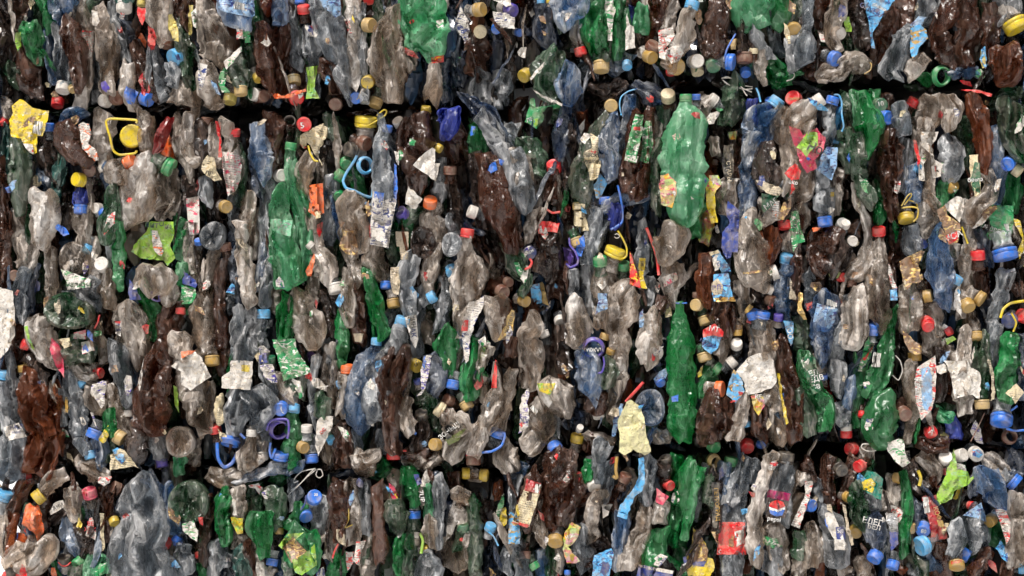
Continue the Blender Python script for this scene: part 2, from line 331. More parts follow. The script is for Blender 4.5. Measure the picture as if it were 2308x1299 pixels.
CAT="""
@ 0 0 4.995
b drk 1 50,-30,90 70,300,100 60,650,95 70,1000,70
b brn 1 240,-40,70 220,120,75 200,270,40
b grn 0 320,215,60 350,330,120 370,480,115 400,600,85 440,715,35 d=flattened emerald green bottle piece with torn pale edge
l lim 175,370 235,360 240,520 200,580 170,480
b brn 0 240,540,45 270,680,80 330,850,120 370,980,95 400,1045,45
b dgn 1 130,760,60 170,850,80 230,950,50
b grn 0 470,-40,50 550,120,62 565,290,50
b dgn 2 440,130,70 450,260,60 470,400,60
b blu 0 690,-40,130 690,60,140 715,160,120 690,245,45
b blu 1 590,310,60 570,500,80 600,830,50
b gry 0 715,960,74 722,900,80 712,760,84 680,560,56 650,350,30 c=wht,25
b brn 0 740,230,60 790,330,115 850,560,125 870,750,105 885,900,90 885,1045,25 d=brown flattened bottle with embossed emblem
c red 650,1165,72 -90 25
c tan 820,1005,48 -60 40
b clr 0 890,-20,40 930,170,80 960,340,105 1000,520,60 1010,660,30 1000,900,45
l rwh 860,350 1055,345 1055,480 1030,640 985,665 925,600 905,560 860,535
p wht 0 1030,115 1100,130 1120,240 1085,300 1040,285
b drk 1 1200,-30,80 1210,200,75 1240,340,40
b clr 0 1110,90,45 1165,300,78 1160,550,62 1190,780,60 1215,990,85
b gry 1 1080,600,40 1080,850,52 1090,1090,48
b clr 1 960,950,60 950,1060,60 890,1230,70
b tea 0 1398,50,80 1398,0,110 1400,-90,135 c=wht,15 d=teal green bottle neck hanging down with white cap
b nvy 1 1360,240,100 1450,400,95 1560,530,60 1660,670,30
b gry 1 1290,60,50 1290,250,50 1380,480,45 1420,640,45
p red 1 1550,80 1640,90 1640,200 1600,290 1560,200 1545,130
b clr 0 1770,-40,125 1790,150,135 1840,330,110 1870,460,65
l red 1665,290 1730,330 1765,430 1740,560 1665,570
c brn 1880,500,70 -90 20
b clr 1 1255,370,40 1285,520,48 1275,700,50 1260,880,45
b clr 0 1430,760,45 1440,900,85 1450,1040,70 1480,1180,40
l ble 1420,970 1560,1040 1500,1180 1440,1170 1390,1080
c ble 1655,1120,82 -20 35
b brn 0 1530,560,45 1580,700,85 1640,900,80 1720,1090,40
c wht 1180,1135,76 170 60
c brn 1325,1105,80 0 50
p pur 0 1135,930 1190,910 1235,990 1200,1045 1150,1010
b gry 0 1740,600,45 1760,800,60 1790,960,80 1850,1060,60
b dgn 2 1600,600,70 1620,850,60
c ylw 1590,40,52 -90 10
p org 1 1560,370 1600,380 1650,470 1640,540 1550,450
@ 380 0 4.995
c sky 70,650,105 -150 45 d=ribbed light blue jug cap
b gry 0 20,740,60 50,850,75 40,980,70 d=short clear bottle shoulder under a ribbed blue cap
p ylw 0 0,170 40,160 110,330 115,470 60,460 0,330
b brn 0 170,20,60 140,150,90 180,300,40 190,400,20
b dgn 0 140,300,40 170,470,85 190,700,65 240,950,35
b drk 1 290,400,60 300,650,60 300,900,50
p ylw 0 225,60 275,60 270,210 255,400 225,395 225,200
l whg 250,140 310,90 320,200 325,330 280,300
b clr 0 400,-60,90 420,150,110 480,330,150 530,500,200 540,620,190 520,725,60 d=big dusty clear bottle folded down the middle
b blu 0 750,-60,200 760,80,200 790,200,170 830,320,80 d=wide clear bottle with pale blue printed wrap
l bls 540,-10 965,-10 970,180 930,195 700,150 560,110
l wbar 740,15 895,55 885,130 725,95
b clr 0 400,700,70 430,850,110 480,1050,130 500,1190,90 490,1250,20 d=dusty clear bottle ending in a twisted dirty bottom
l whb 330,710 440,730 420,850 370,1020 340,1010
b clr 0 130,930,50 150,1050,120 130,1160,150 d=muddy beige bottle end resting on bale edge
b clr 0 310,1020,60 310,1130,40 300,1290,25
p whg 0 620,700 815,520 830,580 650,790
b dgn 0 810,1000,68 800,900,110 760,780,120 800,640,70 c=tan,10 d=dark green bottle with slanted white lettering strip
l grw 620,760 670,790 640,900 630,970 690,1030 690,1060 600,1040 560,940 570,850
c ylw 690,1125,75 -95 20
c wht 970,1065,78 180 65
c brn 1060,1085,75 0 55
b dgn 1 900,460,60 910,650,65 930,850,60 920,1050,40
p rwh 0 760,325 825,335 840,440 765,445
p grw 0 825,340 915,350 920,480 860,485
b drk 1 1030,-30,60 1100,100,80 1100,260,60
b brn 0 1060,260,70 1080,420,125 1060,600,100 1090,800,90 1140,950,60 1180,1060,40 d=dark brown bottle with deep vertical pleats
b brn 0 1280,290,60 1280,450,90 1240,650,70 1250,900,70 1290,1060,50
b blu 0 1240,-60,80 1260,120,95 1270,280,80 d=blue tinted bottle pressed flat at the top
b gry 0 1390,-60,50 1400,200,60 1440,450,70 1450,720,35
c red 1520,100,72 95 25
c ble 1480,20,60 -90 10
b drk 1 1500,180,60 1500,400,60 1480,600,60
b brn 1 1405,880,70 1370,700,60 1350,500,60 c=tan,20
l skb 1295,710 1370,725 1440,890 1330,910 1300,830
t ЛОМОТ|1365,790,46,-5,blk
l red 1245,570 1350,565 1360,715 1275,700
b brn 1 1500,790,70 1530,900,70 1530,1000,50
c red 1440,1110,85 -60 40
p org 0 1150,1045 1310,1080 1540,1000 1550,1030 1330,1110 1190,1110
c yld 1010,880,60 -60 30
b gry 0 1750,-60,140 1780,150,160 1830,400,150 1900,650,110 1960,900,80 2010,1080,20 d=long grey bottle tapering down to a point
l bls 1700,0 1930,0 1940,170 1880,200 1740,80
b gry 0 1600,400,60 1620,550,85 1620,740,60 1640,1000,50
l lim 1545,760 1680,740 1660,860 1640,1000 1700,1110 1545,1115 1570,900
p wht 0 1540,280 1680,390 1660,425 1590,400 1535,310
b brn 0 1750,760,60 1850,870,90 1900,1000,80
c brn 1880,1175,75 -100 85
b blu 1 1290,860,40 900,850,40
c red 120,50,40 90 0
@ 760 0 4.995
b gry 0 20,350,30 50,600,75 80,850,60 130,1120,20
b clr 0 170,-60,90 190,200,95 200,450,95 190,700,75 190,960,70 d=clear bottle with narrow twisted waist
l rwh 75,210 130,220 200,470 140,420
b gry 0 250,100,50 260,400,50 280,700,45 320,1100,30
c red 355,0,60 -90 30
b dgn 0 490,-60,70 480,60,70 460,240,50
c tan 365,285,82 -10 40
b dgn 1 340,400,50 350,600,50 350,800,45
c yld 345,925,75 -100 70
t ГОСТ|345,905,42,0,blk
c ble 215,1100,72 -110 75
b clr 0 620,150,60 560,350,150 560,550,190 580,800,190 620,980,140 600,1120,110 d=large mud stained clear bottle with crumpled skin
b clr 0 680,100,50 700,400,80 800,620,90 820,760,30
l ylw 770,800 830,760 835,790 785,855
c tan 430,1165,78 -110 15
b lgn 0 960,-80,260 980,200,255 1010,420,260 1060,560,170 1020,670,60 d=large pale green bottle with crumpled rounded base
b clr 0 1110,700,60 1080,850,80 1080,1000,110 1070,1130,80 d=pinkish clear tapering bottle with red wrap at the top
l ylr 1060,650 1200,620 1200,700 1060,715
b nvy 1 1200,700,60 1200,900,70 1220,1100,60
b nvy 1 1290,-40,60 1350,100,80 1400,300,80
p whb 0 1385,70 1410,120 1480,240 1490,340 1470,400 1490,520 1440,560 1430,460 1360,360 1350,290 1325,265
c och 1610,110,80 0 35
c cre 1610,360,76 -90 80
b drk 2 1500,0,80 1500,300,100 1560,500,60
b brn 1 1660,470,120 1560,620,120 1560,800,90
b gry 1 1620,830,60 1610,980,100 1620,1130,90
b gry 1 1850,850,80 1850,960,100 1830,1150,60
b nvy 1 1370,400,50 1360,650,60 1390,900,80
p wht 0 1750,0 1950,0 1960,60 1900,80 1830,30
p whb 0 1750,130 1890,140 2000,200 2000,330 1850,320 1780,240
c pur 1960,120,80 -30 40
c ble 1790,330,55 -90 60
b drk 1 1880,420,80 1900,600,80 1950,750,60
c yld 1000,1230,56 80 20
b nvy 0 1400,1090,30 1500,1150,70 1640,1240,90 1750,1360,110 1800,1500,110 1900,1700,90 d=large clear blue sheet like bottle arching over dark gap
@ 1140 0 4.995
c ble 150,370,45 -30 60
b drk 1 250,-40,80 260,200,110 220,420,60
b nvy 0 420,-20,60 420,150,80 440,380,100 460,480,50
c sky 395,10,45 90 0
c yld 485,15,30 90 0
b blu 0 700,-60,200 710,100,200 680,220,120 690,295,60 d=blue tinted crumpled bottle base
b drk 2 640,400,110 600,500,90
b clr 0 835,560,62 820,500,70 790,350,70 840,200,90 880,60,60 c=red,5 d=clear bottle hanging neck down with bright red cap
b grn 0 1070,-80,190 1020,200,180 1000,380,150 1060,560,110 1100,660,80 d=vivid green bottle crumpled at its lower half
b grn 0 1280,-80,110 1280,200,110 1280,500,100 1250,650,50 d=smooth vivid green half of a bottle
p whg 0 1120,-20 1210,-20 1215,60 1240,100 1200,300 1200,460 1150,460 1140,250 1110,90
p wht 0 1360,160 1400,280 1440,300 1460,540 1345,570 1350,400
b dgn 0 1075,720,82 1075,660,90 1080,580,100 c=tan,15
c sky 1365,740,58 -90 40
b gry 1 880,800,80 950,720,80 1000,760,60
b blu 1 1200,780,60 1280,700,80 1350,640,80
b ble 1 1390,130,40 1385,230,42 1390,300,35
b lgn 0 1530,110,40 1530,220,75 1530,300,60
b wht 1 1590,60,36 1590,20,36 1590,-40,34
b drk 1 1450,450,60 1500,600,70 1440,700,90
c brn 1660,520,85 60 40
c och 1630,640,80 -40 50
b brn 0 1700,-60,110 1750,100,100 1700,260,60
b clr 0 1880,100,60 1840,200,80 1810,320,70
p rwh 0 1720,340 1880,310 1900,400 1850,480 1780,560 1800,680 1730,650 1720,560
t НСПО|1770,480,62,-70,red
c red 1855,815,55 -90 20
b dgn 0 560,560,80 520,700,170 480,850,190 460,960,160 560,1140,60 d=crumpled dark green bottle with torn paper edge in dark gap
c dgn 560,790,90 -60 75
t B|560,810,60,-20,whi
b blu 0 720,740,60 720,850,120 690,1000,145 680,1140,70 d=crumpled translucent blue bottle beside dark green bottle
c yld 215,850,78 -140 40
b drk 1 330,650,80 350,540,60
p wht 0 270,880 430,700 455,720 350,830 285,905
p wht 0 280,990 420,1080 640,1170 630,1200 590,1180 400,1100
b drk 0 1330,950,50 1190,1010,110 1120,1050,90 930,960,50 d=dark brown torn bottle piece lying across the gap
b drk 0 1060,1280,50 1120,1090,70 1250,1010,60
b nvy 1 1390,1080,90 1380,1250,90 1350,1450,90
b nvy 0 1490,970,40 1620,1040,100 1700,1130,60
h sky 11 1300,1300 1280,1180 1300,1090 1380,1030 1480,1000
c cre 1825,1080,82 100 55
c tan 1185,1195,78 -100 80
b dgn 0 1775,1180,60 1775,1250,62 1775,1330,50
b drk 2 950,1150,90 900,1350,90
c brn 1360,10,30 90 0
@ 1520 0 4.995
b clr 0 190,85,72 180,120,80 120,200,100 100,380,130 60,520,100 0,640,80 -60,760,90 c=sky,0 d=clear bottle with ripped red drink label and light blue cap
l rwh -20,520 60,515 105,600 60,680 -30,720 -130,590
t oka|-40,600,80,-15,whi
c och 20,750,100 -60 60
c cre 260,800,70 -80 30
c wht 252,690,80 -20 80
b drk 1 250,120,50 250,300,60 300,500,50
b brn 0 530,-60,120 520,120,130 460,330,140 450,520,150 430,630,90 d=wide crumpled brown bottle with lumpy folds
c dgn 440,740,85 -80 55
b lgn 0 870,-120,220 860,60,250 900,200,210 1000,310,90 d=big opaque pale green bottle side at the top edge
b grn 0 1180,-90,170 1170,80,150 1160,230,90
b dgn 0 1420,-40,60 1360,130,80 1300,230,40
h ble 14 560,700 590,560 690,380
c ble 640,700,95 -10 20
p tan 1 625,450 710,430 690,560 640,560
b drk 0 790,620,80 790,500,85 770,330,50 c=brn,5
b gry 0 860,330,40 930,430,85 1000,560,60 1080,650,70 d=bluish printed wrap crushed with ring shapes
l bls 850,330 1010,330 1080,440 1080,560 1030,610 960,520 880,430
b gry 1 1120,340,60 1130,450,60 1200,600,50
c cre 895,570,50 90 10
b clr 0 960,620,70 960,760,60 990,860,20
b grn 1 1080,700,70 1150,860,120 1300,860,60
h wht 8 1260,915 1330,890 1355,840 1310,805
c och 1345,345,92 -100 70
b gry 0 1520,-60,60 1500,150,60 1480,330,60 1450,450,130 1410,600,180 1420,740,160 d=grey clear bottle fanning out to a wide frosted base
b brn 0 1640,-40,60 1650,120,70 1640,260,80
b clr 0 1860,-60,90 1840,120,100 1760,300,80 1760,430,60 1830,560,60 d=grey clear bottle folded slantwise beside a white cap
l rwh 1610,340 1670,350 1700,480 1650,470
c wht 1850,375,78 -40 75
c ble 1810,665,88 -30 50
b brn 1 1660,600,70 1660,720,80 1540,820,90
b clr 0 1960,660,80 1840,800,100 1680,860,100 1600,890,50 d=muddy clear bottle lying flat on the bale edge
p lim 1 1905,190 1970,190 1995,360 1930,360
b dgn 1 1960,450,60 1960,560,60
c ble 800,820,60 -90 40
h wht 9 530,885 600,865 720,930 750,960 880,980
h wht 9 540,900 620,960 700,980 790,1010 880,1000
h wht 9 560,930 650,980 760,1000 800,1060 820,1080
h wht 9 535,880 640,880 700,900 760,990 870,1040
b dgn 0 660,1010,90 680,1150,120 650,1300,100
b lgn 0 128,1130,62 128,1190,75 135,1260,150 140,1400,215 130,1700,235 120,2000,245 120,2250,215 110,2480,140 110,2580,60 c=grn,5 d=tall pale green bottle with green cap standing below gap
c wht 425,1125,72 145 15
c ble 245,1090,50 90 10
h sky 16 970,1150 950,1060 920,990
c ble 1090,1150,70 100 30
@ 1900 0 4.995
b drk 0 170,-40,90 160,180,80 200,380,90 210,470,60
b brn 0 420,0,90 480,200,130 440,420,110 400,600,60
p skb 0 230,-20 600,-20 470,160 330,370 360,550 320,540 290,250
t GENERAL|345,130,78,-28,nvy
t ORIGINAL|420,90,40,-28,whi
t ENERGY|450,15,40,-28,nvy
b brn 0 680,-40,110 700,120,120 680,270,60
b gry 0 940,-40,90 920,80,70 900,150,40
b gry 0 720,310,50 660,450,110 590,620,120 540,800,130 600,880,50 d=flat grey clear bottle pressed into a wedge shape
b gry 0 1110,0,50 1050,120,60 950,230,80
p blo 0 760,320 870,280 940,340 960,430 870,520 830,620 780,660 755,560
b clr 0 880,650,100 820,760,110 720,860,70 d=muddy crumpled bottle piece at the bale edge
c grn 1110,860,112 -20 65 d=large empty green bottle mouth ring
b brn 0 1240,-40,90 1180,150,110 1080,350,100 1130,550,110 1200,720,70 d=wide brown bottle mass crumpled in angular folds
b brn 0 1380,-40,90 1400,150,110 1400,330,140 1350,560,100 1400,720,70
b brn 0 1640,30,80 1670,250,110 1660,480,100 1640,650,60 d=rounded brown bottle end with matte skin
b gry 0 1830,-40,120 1880,120,110 1830,240,60
c yll 1950,300,140 -65 15 d=big bright yellow jug cap at the photo's right edge
b amb 0 1900,520,110 1840,650,190 1820,800,200 1750,880,120 d=rounded brown bottle bulge glistening wet
p skb 0 1555,560 1600,520 1615,640 1605,780 1540,670
p ylw 0 1550,570 1590,600 1605,760 1570,770 1545,660
b blu 0 1480,820,70 1350,800,60 1250,820,60
p red 0 1310,900 1430,920 1460,980 1350,950
p red 0 1320,1010 1500,1010 1680,1060 1670,1095 1560,1050
b clr 0 60,700,110 150,720,110 250,760,70
h tan 10 270,690 320,720 310,790 240,835
b drk 1 270,550,50 290,600,40
b grn 1 950,900,60 880,860,50
b dgn 1 1750,1150,80 1900,1100,120 1980,1000,90
@ 0 230 4.48
p yll 0 120,40 200,-30 260,0 330,60 430,85 500,90 460,250 430,345 375,340 370,515 330,530 260,460 210,370 110,350 90,190 130,110 d=crumpled torn yellow label with a barcode
l wbar 345,190 430,200 410,335 330,315
p rwh 0 230,420 330,430 345,530 300,510 260,470
b clr 0 -20,10,60 40,60,90 60,120,60
c red 30,195,48 120 40
b tea 0 60,280,30 50,450,50 60,650,45 90,800,30
b dgn 0 140,360,50 190,550,110 210,750,110 190,950,80 200,1120,50 d=long smooth dark green bottle leaning to the right
c ble 490,250,60 90 10
b blu 0 800,120,50 720,150,70 660,200,30
b brn 0 640,200,90 680,320,140 720,450,140 860,560,110 880,660,40 d=glossy brown bottle crumpled into angular facets
p orw 0 790,230 840,200 900,220 925,330 890,420 960,470 1000,590 950,600 880,520 830,470 810,350
b drk 0 420,350,60 450,520,90 470,680,60 540,800,40
b tea 0 560,400,40 600,600,55 590,800,50 560,950,30
l whg 615,560 660,570 660,640 690,800 650,780 630,640
c brn 900,690,66 -40 60
c yll 790,785,72 170 55
b clr 0 820,860,50 820,940,60 820,1000,58
b ble 0 815,1060,62 815,1000,66 820,960,60 c=ble,5
b clr 0 1080,150,100 1050,280,90 1020,420,80
c yll 1330,345,118 0 78 d=big round yellow jug lid seen face on
H yll 17 1375,215 1380,185 1250,175 1110,170 1070,200 1090,290 1110,350 1130,450 1150,500 1210,535 1360,520 1380,490
b clr 0 1470,180,60 1470,300,80 1480,430,60
b red 0 1690,180,45 1650,290,65 1600,440,50 1570,500,25 d=translucent dark red bottle neck tilted to the right
b clr 0 1290,620,70 1180,680,120 1200,780,80 c=org,20
b wht 1 1050,560,60 1070,650,60
b clr 0 1480,520,70 1440,700,140 1390,900,170 1380,1080,170 1360,1250,130 d=large rosy clear bottle with long smooth flat sides
c grn 1715,660,95 -30 5 d=flat bright green lid wedged between bottles
b clr 0 1700,700,70 1690,850,110 1700,1000,100 1650,1150,80
b drk 1 1600,560,70 1640,450,80
b org 1 1700,450,50 1710,560,50
b clr 1 280,700,90 300,850,80 280,1000,60
b blu 1 480,750,80 460,860,70
b clr 0 400,880,120 440,1000,145 460,1150,150 430,1300,120 410,1480,80 d=square ended milky clear bottle
b clr 0 220,1150,70 240,1300,110 240,1450,80 280,1600,100 260,1680,60
b brn 0 20,640,40 30,900,50 40,1150,50 40,1300,45
c ble 80,880,42 90 20
b clr 0 880,830,40 900,1000,40 880,1200,50 860,1400,60
b drk 1 680,950,60 700,1100,90 700,1250,60
c wht 980,1075,56 180 60
c ble 1055,1120,50 0 40
b dgn 0 1130,880,60 1130,1050,80 1090,1250,120 1100,1400,80 d=dark green bottle with a small white fleck
b drk 1 980,700,50 1020,850,90 1000,980,60
b blu 1 1080,700,60 1100,800,60
b clr 1 770,1150,50 820,1250,60
@ 380 230 4.48
b clr 0 110,200,40 100,350,60 130,500,60 200,650,40 220,760,30
b clr 0 200,180,50 190,330,60 210,480,70 260,590,40
b drk 0 310,260,70 310,420,80 330,560,70
c brn 390,195,62 80 10
b drk 0 230,780,80 230,880,90 235,960,75
l pwr 175,975 305,950 315,1280 300,1340 210,1340 190,1150
b clr 0 460,280,40 460,420,55 500,600,50
b clr 0 600,200,70 610,350,60 630,500,80 660,720,90 640,900,50 d=pale bottle with white and pink wrapped middle
l wpk 540,500 700,520 740,640 720,800 680,900 600,950 570,800 540,650
p red 0 470,190 530,210 520,300 540,560 500,560 510,400 480,260
b clr 0 665,330,52 660,390,60 630,500,60 c=red,15
b dgn 0 710,480,30 740,650,40 740,850,45 720,1000,30
l cre 700,490 740,500 740,640 780,900 740,960 700,950 720,700
b brn 2 770,450,50 780,620,40 800,800,40
b blu 0 890,200,70 900,380,90 920,540,110 960,680,80 980,800,40 d=bluish clear bottle whose middle pinches to a dark star
b nvy 0 860,640,40 890,760,60 900,900,50
l ble 850,760 945,760 930,960 870,950
b brn 0 1050,170,80 1060,330,80 1060,470,50 1020,640,30
b brn 0 1150,280,50 1110,500,60 1070,680,40
b drk 0 1230,320,70 1250,400,50 1290,520,60
c drk 1225,205,66 90 70 d=open glassy bottle mouth ring at bale edge
c red 1370,228,74 -40 75
t 5|1350,240,80,10,whi
p cre 0 1285,400 1380,300 1490,250 1560,220 1610,260 1600,350 1540,430 1500,500 1520,570 1560,640 1530,610 1470,530 1440,440 1390,400 1370,470 d=knitted white glove with red cuff
l red 1285,400 1300,395 1395,460 1375,472
h yll 14 1410,440 1430,520 1470,590 1510,600
b lgn 0 1232,470,55 1220,540,50 1240,700,70 1270,850,80 1310,1000,95 1355,1150,95 1370,1350,95 1370,1600,90 1350,1780,60 c=grn,5 d=long neck pale green bottle with green cap and foil
b lgn 0 1140,840,40 1120,980,90 1130,1150,110 1150,1300,125 1165,1500,140 1190,1700,150 1230,1850,150 d=wide pale green bottle with barcode label and round base
l gyb 1030,1180 1250,1195 1230,1360 1100,1330 1040,1290
c wht 1135,745,66 0 60
b gry 0 980,720,40 1040,830,60 1060,950,30
b clr 0 1440,580,80 1380,700,100 1370,850,80 1400,1000,50 1450,1250,60 d=rosy clear bottle arching beside a green bottle
l org 1420,840 1560,820 1570,1120 1500,1160 1410,1110 1430,980
b clr 0 1540,650,40 1560,850,50 1600,1000,60
b gry 0 1650,820,50 1640,1000,70 1620,1200,80 1600,1400,70
b dgn 1 1650,200,60 1700,350,60
b drk 1 1620,350,80 1650,500,80
c grn 1720,740,62 150 30
b grn 1 1720,890,50 1720,980,50
b gry 0 370,800,50 380,930,60 400,1020,20
b drk 1 480,850,80 480,1000,90 470,1180,70
c och 580,1060,65 -20 60
b gry 0 660,950,40 640,1100,60 680,1270,40
b clr 0 820,940,50 810,1050,80 780,1200,70 760,1350,60 d=speckled grey clear bottle narrowing upward
b gry 0 450,1180,80 460,1280,120 440,1400,110 420,1530,60 d=round bluish grey bottle base with scalloped rim
b clr 0 880,1150,40 850,1280,60 870,1400,60 850,1550,50
b gry 0 1010,900,40 970,1080,50 970,1250,60 1000,1500,60 1010,1700,70
b drk 1 560,880,40 560,960,50
p cre 0 340,620 390,540 460,560 480,680 540,790 460,800 380,740 330,680
t ЛГ|405,725,60,-15,blk
l red 1500,1240 1555,1210 1550,1300 1520,1370 1495,1300
@ 760 230 4.48
c yll 290,190,112 85 12 d=stacked bright yellow jug cap at the gap
H yll 11 190,245 250,255 330,230 480,140 500,90 470,80 400,140
c ble 508,265,52 80 15
b gry 0 440,170,30 440,300,50 430,450,70 440,650,95 460,800,105 460,1000,105 430,1200,105 d=tall speckled grey bottle with blue white printed wrap
l whb 360,905 475,920 470,1000 560,960 600,1000 540,1300 520,1480 330,1440 335,1250
l ble 365,905 475,920 465,1060 365,1040
t 1,5л|405,1010,70,-15,whi
l red 330,1230 395,1235 400,1320 350,1400 325,1350
l ble 575,620 600,640 610,900 590,1010 570,1000
c wht 620,205,60 120 40
b brn 0 830,140,110 790,300,175 790,500,180 805,700,145 825,900,80 d=large smooth brown bottle standing against torn white paper
p wht 0 765,640 830,560 960,460 990,480 985,620 1040,620 1020,700 1000,810 900,730 850,700 d=torn white paper scrap on a brown bottle
p wht 0 690,970 720,850 860,980 790,1085 690,1030 d=small torn white paper scrap below a larger one
p wht 0 575,495 620,510 620,640 590,600
c yld 900,75,48 100 20
b ble 0 1120,80,110 1140,200,110 1100,320,70 1080,400,30 d=translucent violet blue crumpled bottle at the gap
b brn 0 1190,320,80 1130,420,60 1180,560,40
c brn 1140,685,66 90 10
b drk 0 1150,790,70 1170,880,60 1190,1050,60 1210,1250,50
b grn 1 1400,260,70 1430,380,80 1440,500,60
c org 940,1010,70 80 40
b nvy 1 590,350,50 560,430,60
c brn 275,420,75 -20 40
c drk 130,480,75 170 40
c grn 90,625,62 -60 60
c grn 30,750,58 -90 70
h sky 20 200,540 170,600 90,720 60,800 90,870 180,900 270,945 350,960 360,830
c sky 285,640,85 0 60 d=light blue open jug neck ring
b grn 0 160,730,50 200,800,60 230,870,40
c grn 20,950,55 -90 60
b gry 0 520,400,40 560,500,50 580,600,30
b clr 0 200,960,110 130,1080,130 180,1200,140 250,1320,100 230,1500,70 d=dusty flared bottle base above brown printed label
c pur 650,1120,66 130 45
t bon|640,1095,36,15,whi
b dgn 0 780,1120,60 700,1200,70 640,1290,80 640,1450,70
b clr 0 1000,1060,60 930,1150,80 980,1280,100 1000,1380,60
b gry 0 1060,650,40 1050,800,50 1040,950,50
b brn 0 1480,520,70 1560,700,120 1570,900,150 1640,1100,160 1700,1280,100 1760,1500,70 d=large dark brown bottle draped with clear film
b drk 0 1400,560,60 1420,800,60 1440,1000,60 1460,1250,60
c wht 1360,1110,66 160 15
b nvy 1 1300,700,60 1290,900,60 1270,1100,50
b gry 0 1450,130,80 1560,280,90 1650,480,90 1720,700,90 1760,900,90 1740,1100,50 d=large sheet of dusty clear film curving down the wall
b gry 0 1780,500,70 1840,700,100 1900,900,110 1880,1100,80 d=silvery clear bottle side hanging beside a curved film
b gry 0 1150,1200,60 1180,1300,70
c yld 1030,470,45 -30 20
@ 1140 190 4.48
p grn 0 250,140 290,140 300,230 420,220 560,200 550,230 410,280 370,390 310,450 240,400 190,380 230,250 d=torn bright green label with pale lemon and lettering
t ЛЕ|240,360,48,20,whi
l lim 270,360 330,340 320,420 290,430
b dgn 1 420,330,70 470,250,80 520,280,60
b drk 1 450,430,110 420,600,110
b dgn 1 200,600,80 300,750,100 300,900,80
b gry 1 60,450,60 20,550,60
c red 485,830,74 100 45
t сок|465,845,44,30,whi
b brn 0 490,930,70 490,1000,75 470,1080,70
h red 16 415,1265 470,1300 550,1290
b nvy 0 600,250,60 580,450,90 540,640,80 560,750,40 d=dark blue clear bottle hanging in shadow
b drk 0 640,350,60 650,560,70 640,800,60 620,1000,60
b drk 1 850,200,70 840,330,60 820,450,50
b amb 1 780,350,50 780,480,60 740,650,50 700,780,60
p wht 0 730,440 800,350 790,450 740,540 715,510
p wht 0 750,560 790,495 850,500 850,540 800,605
b dgn 0 1000,330,50 920,450,70 850,650,100 790,850,120 760,1050,120 750,1180,80 d=long dark green bottle with cream old lettered label
l cre 850,490 950,550 945,740 960,820 930,940 880,975 850,970 830,860 790,780 785,690 870,640
t Чешское|862,715,62,-5,blk
t Крушовиц|870,780,50,-5,blk
l red 870,650 920,680 900,700 830,680
l cre 690,1200 800,1210 800,1300 840,1480 760,1490 690,1420
c tan 730,1240,55 -90 10
b blu 0 1080,350,70 1030,550,100 1060,750,110 1060,900,80 1030,980,30 d=clear bluish grey bottle with dark seam
b gry 0 1260,300,40 1200,500,60 1140,700,60 1120,880,40
b blu 0 1260,150,40 1240,280,50 1280,400,30
b drk 1 1330,150,50 1350,260,60
b brn 0 1340,280,50 1300,500,80 1270,700,90 1240,900,100 1240,1120,70 d=brown bottle with green and white beer label band
l grw 1310,300 1390,310 1380,480 1340,640 1310,800 1195,770 1230,600 1270,440
l whg 1210,710 1340,730 1320,790 1200,760
l red 1290,430 1370,430 1360,470 1290,465
b brn 0 1440,260,50 1440,500,60 1420,680,70 1380,900,80 1360,1150,60 d=slim brown bottle with torn green beer label
l grw 1410,370 1470,370 1490,600 1440,800 1330,770 1380,640 1380,480
b clr 0 1500,380,40 1520,520,50 1520,640,40
p wht 1 1560,340 1585,340 1580,510 1560,500
b dgn 0 1600,560,80 1510,750,80 1490,950,60 1530,1200,60 1550,1330,40 d=slim dark green bottle with gaudy printed wrap
p mul 0 1560,920 1640,900 1720,990 1730,1090 1680,1250 1570,1220 1550,1050 d=gaudy multicolour label fragment with red ball
b blu 0 1490,1060,50 1000,1250,70
b clr 0 60,700,60 150,800,110 180,950,100 130,1080,80 d=frosted clear bottle with oval dent
b clr 1 300,1000,50 310,1150,70 290,1300,60
b brn 0 440,1120,60 500,1150,60
b brn 1 620,1000,50 610,1200,80 600,1350,60
c ble 1000,1170,60 90 10
b gry 0 1000,1230,55 990,1330,75 930,1480,70 890,1600,90 850,1720,50
h ble 16 1130,1020 1160,1150 1180,1300 1170,1400 1060,1470
b ble 0 1110,1200,70 1110,1330,80 1090,1440,60 d=solid blue flattened canister piece with handle
b clr 0 900,1000,30 870,1200,50 850,1400,60
p blo 0 950,900 1030,980 960,1160 910,1150 880,1050
b gry 0 600,700,50 620,820,60 610,960,50 600,1060,30
@ 1520 190 4.48
b clr 0 330,170,70 270,230,80 300,330,50
p wht 0 320,350 360,290 430,275 460,290 400,400 350,405
p grn 0 415,250 450,210 495,260 440,285
p blk 0 500,620 600,600 600,800 590,980 520,1010 480,800 490,680 d=black label with white and gold lettering
t СТАРЫЙ|550,900,56,-86,crt
p mul 0 535,480 640,470 620,560 560,560
b drk 1 440,500,80 430,700,80
b clr 1 400,600,40 410,660,40
b brn 1 640,560,50 650,750,60 640,920,50
b blu 0 1010,210,72 960,280,100 870,360,160 850,500,170 760,700,80 730,900,60 740,1150,90 730,1350,80 d=bluish grey bottle with sky blue cap and star creases c=sky,5
b ble 0 790,230,50 790,330,40
b dgn 1 660,520,30 670,560,30
b drk 0 950,640,90 900,800,110 940,950,150 920,1050,60 d=almost black brown bottle mass in a hollow
b clr 0 1080,250,60 1070,400,90 1070,520,60
c red 1200,145,82 150 50
t COPPER|1205,150,34,0,och
b clr 0 1440,180,64 1380,220,80 1280,330,160 1250,480,170 1180,620,100 1160,900,80 1160,1080,60 c=wht,15 d=clear bottle with white cap and red strawberry juice label
p pnk 0 1155,420 1270,460 1300,520 1350,480 1440,440 1500,520 1530,540 1500,680 1420,760 1440,850 1340,900 1260,780 1230,640 1200,600
p lim 0 1340,480 1440,490 1450,620 1370,680 1340,740 1270,660 1230,640 1300,540
t Но|1420,650,120,-20,blk
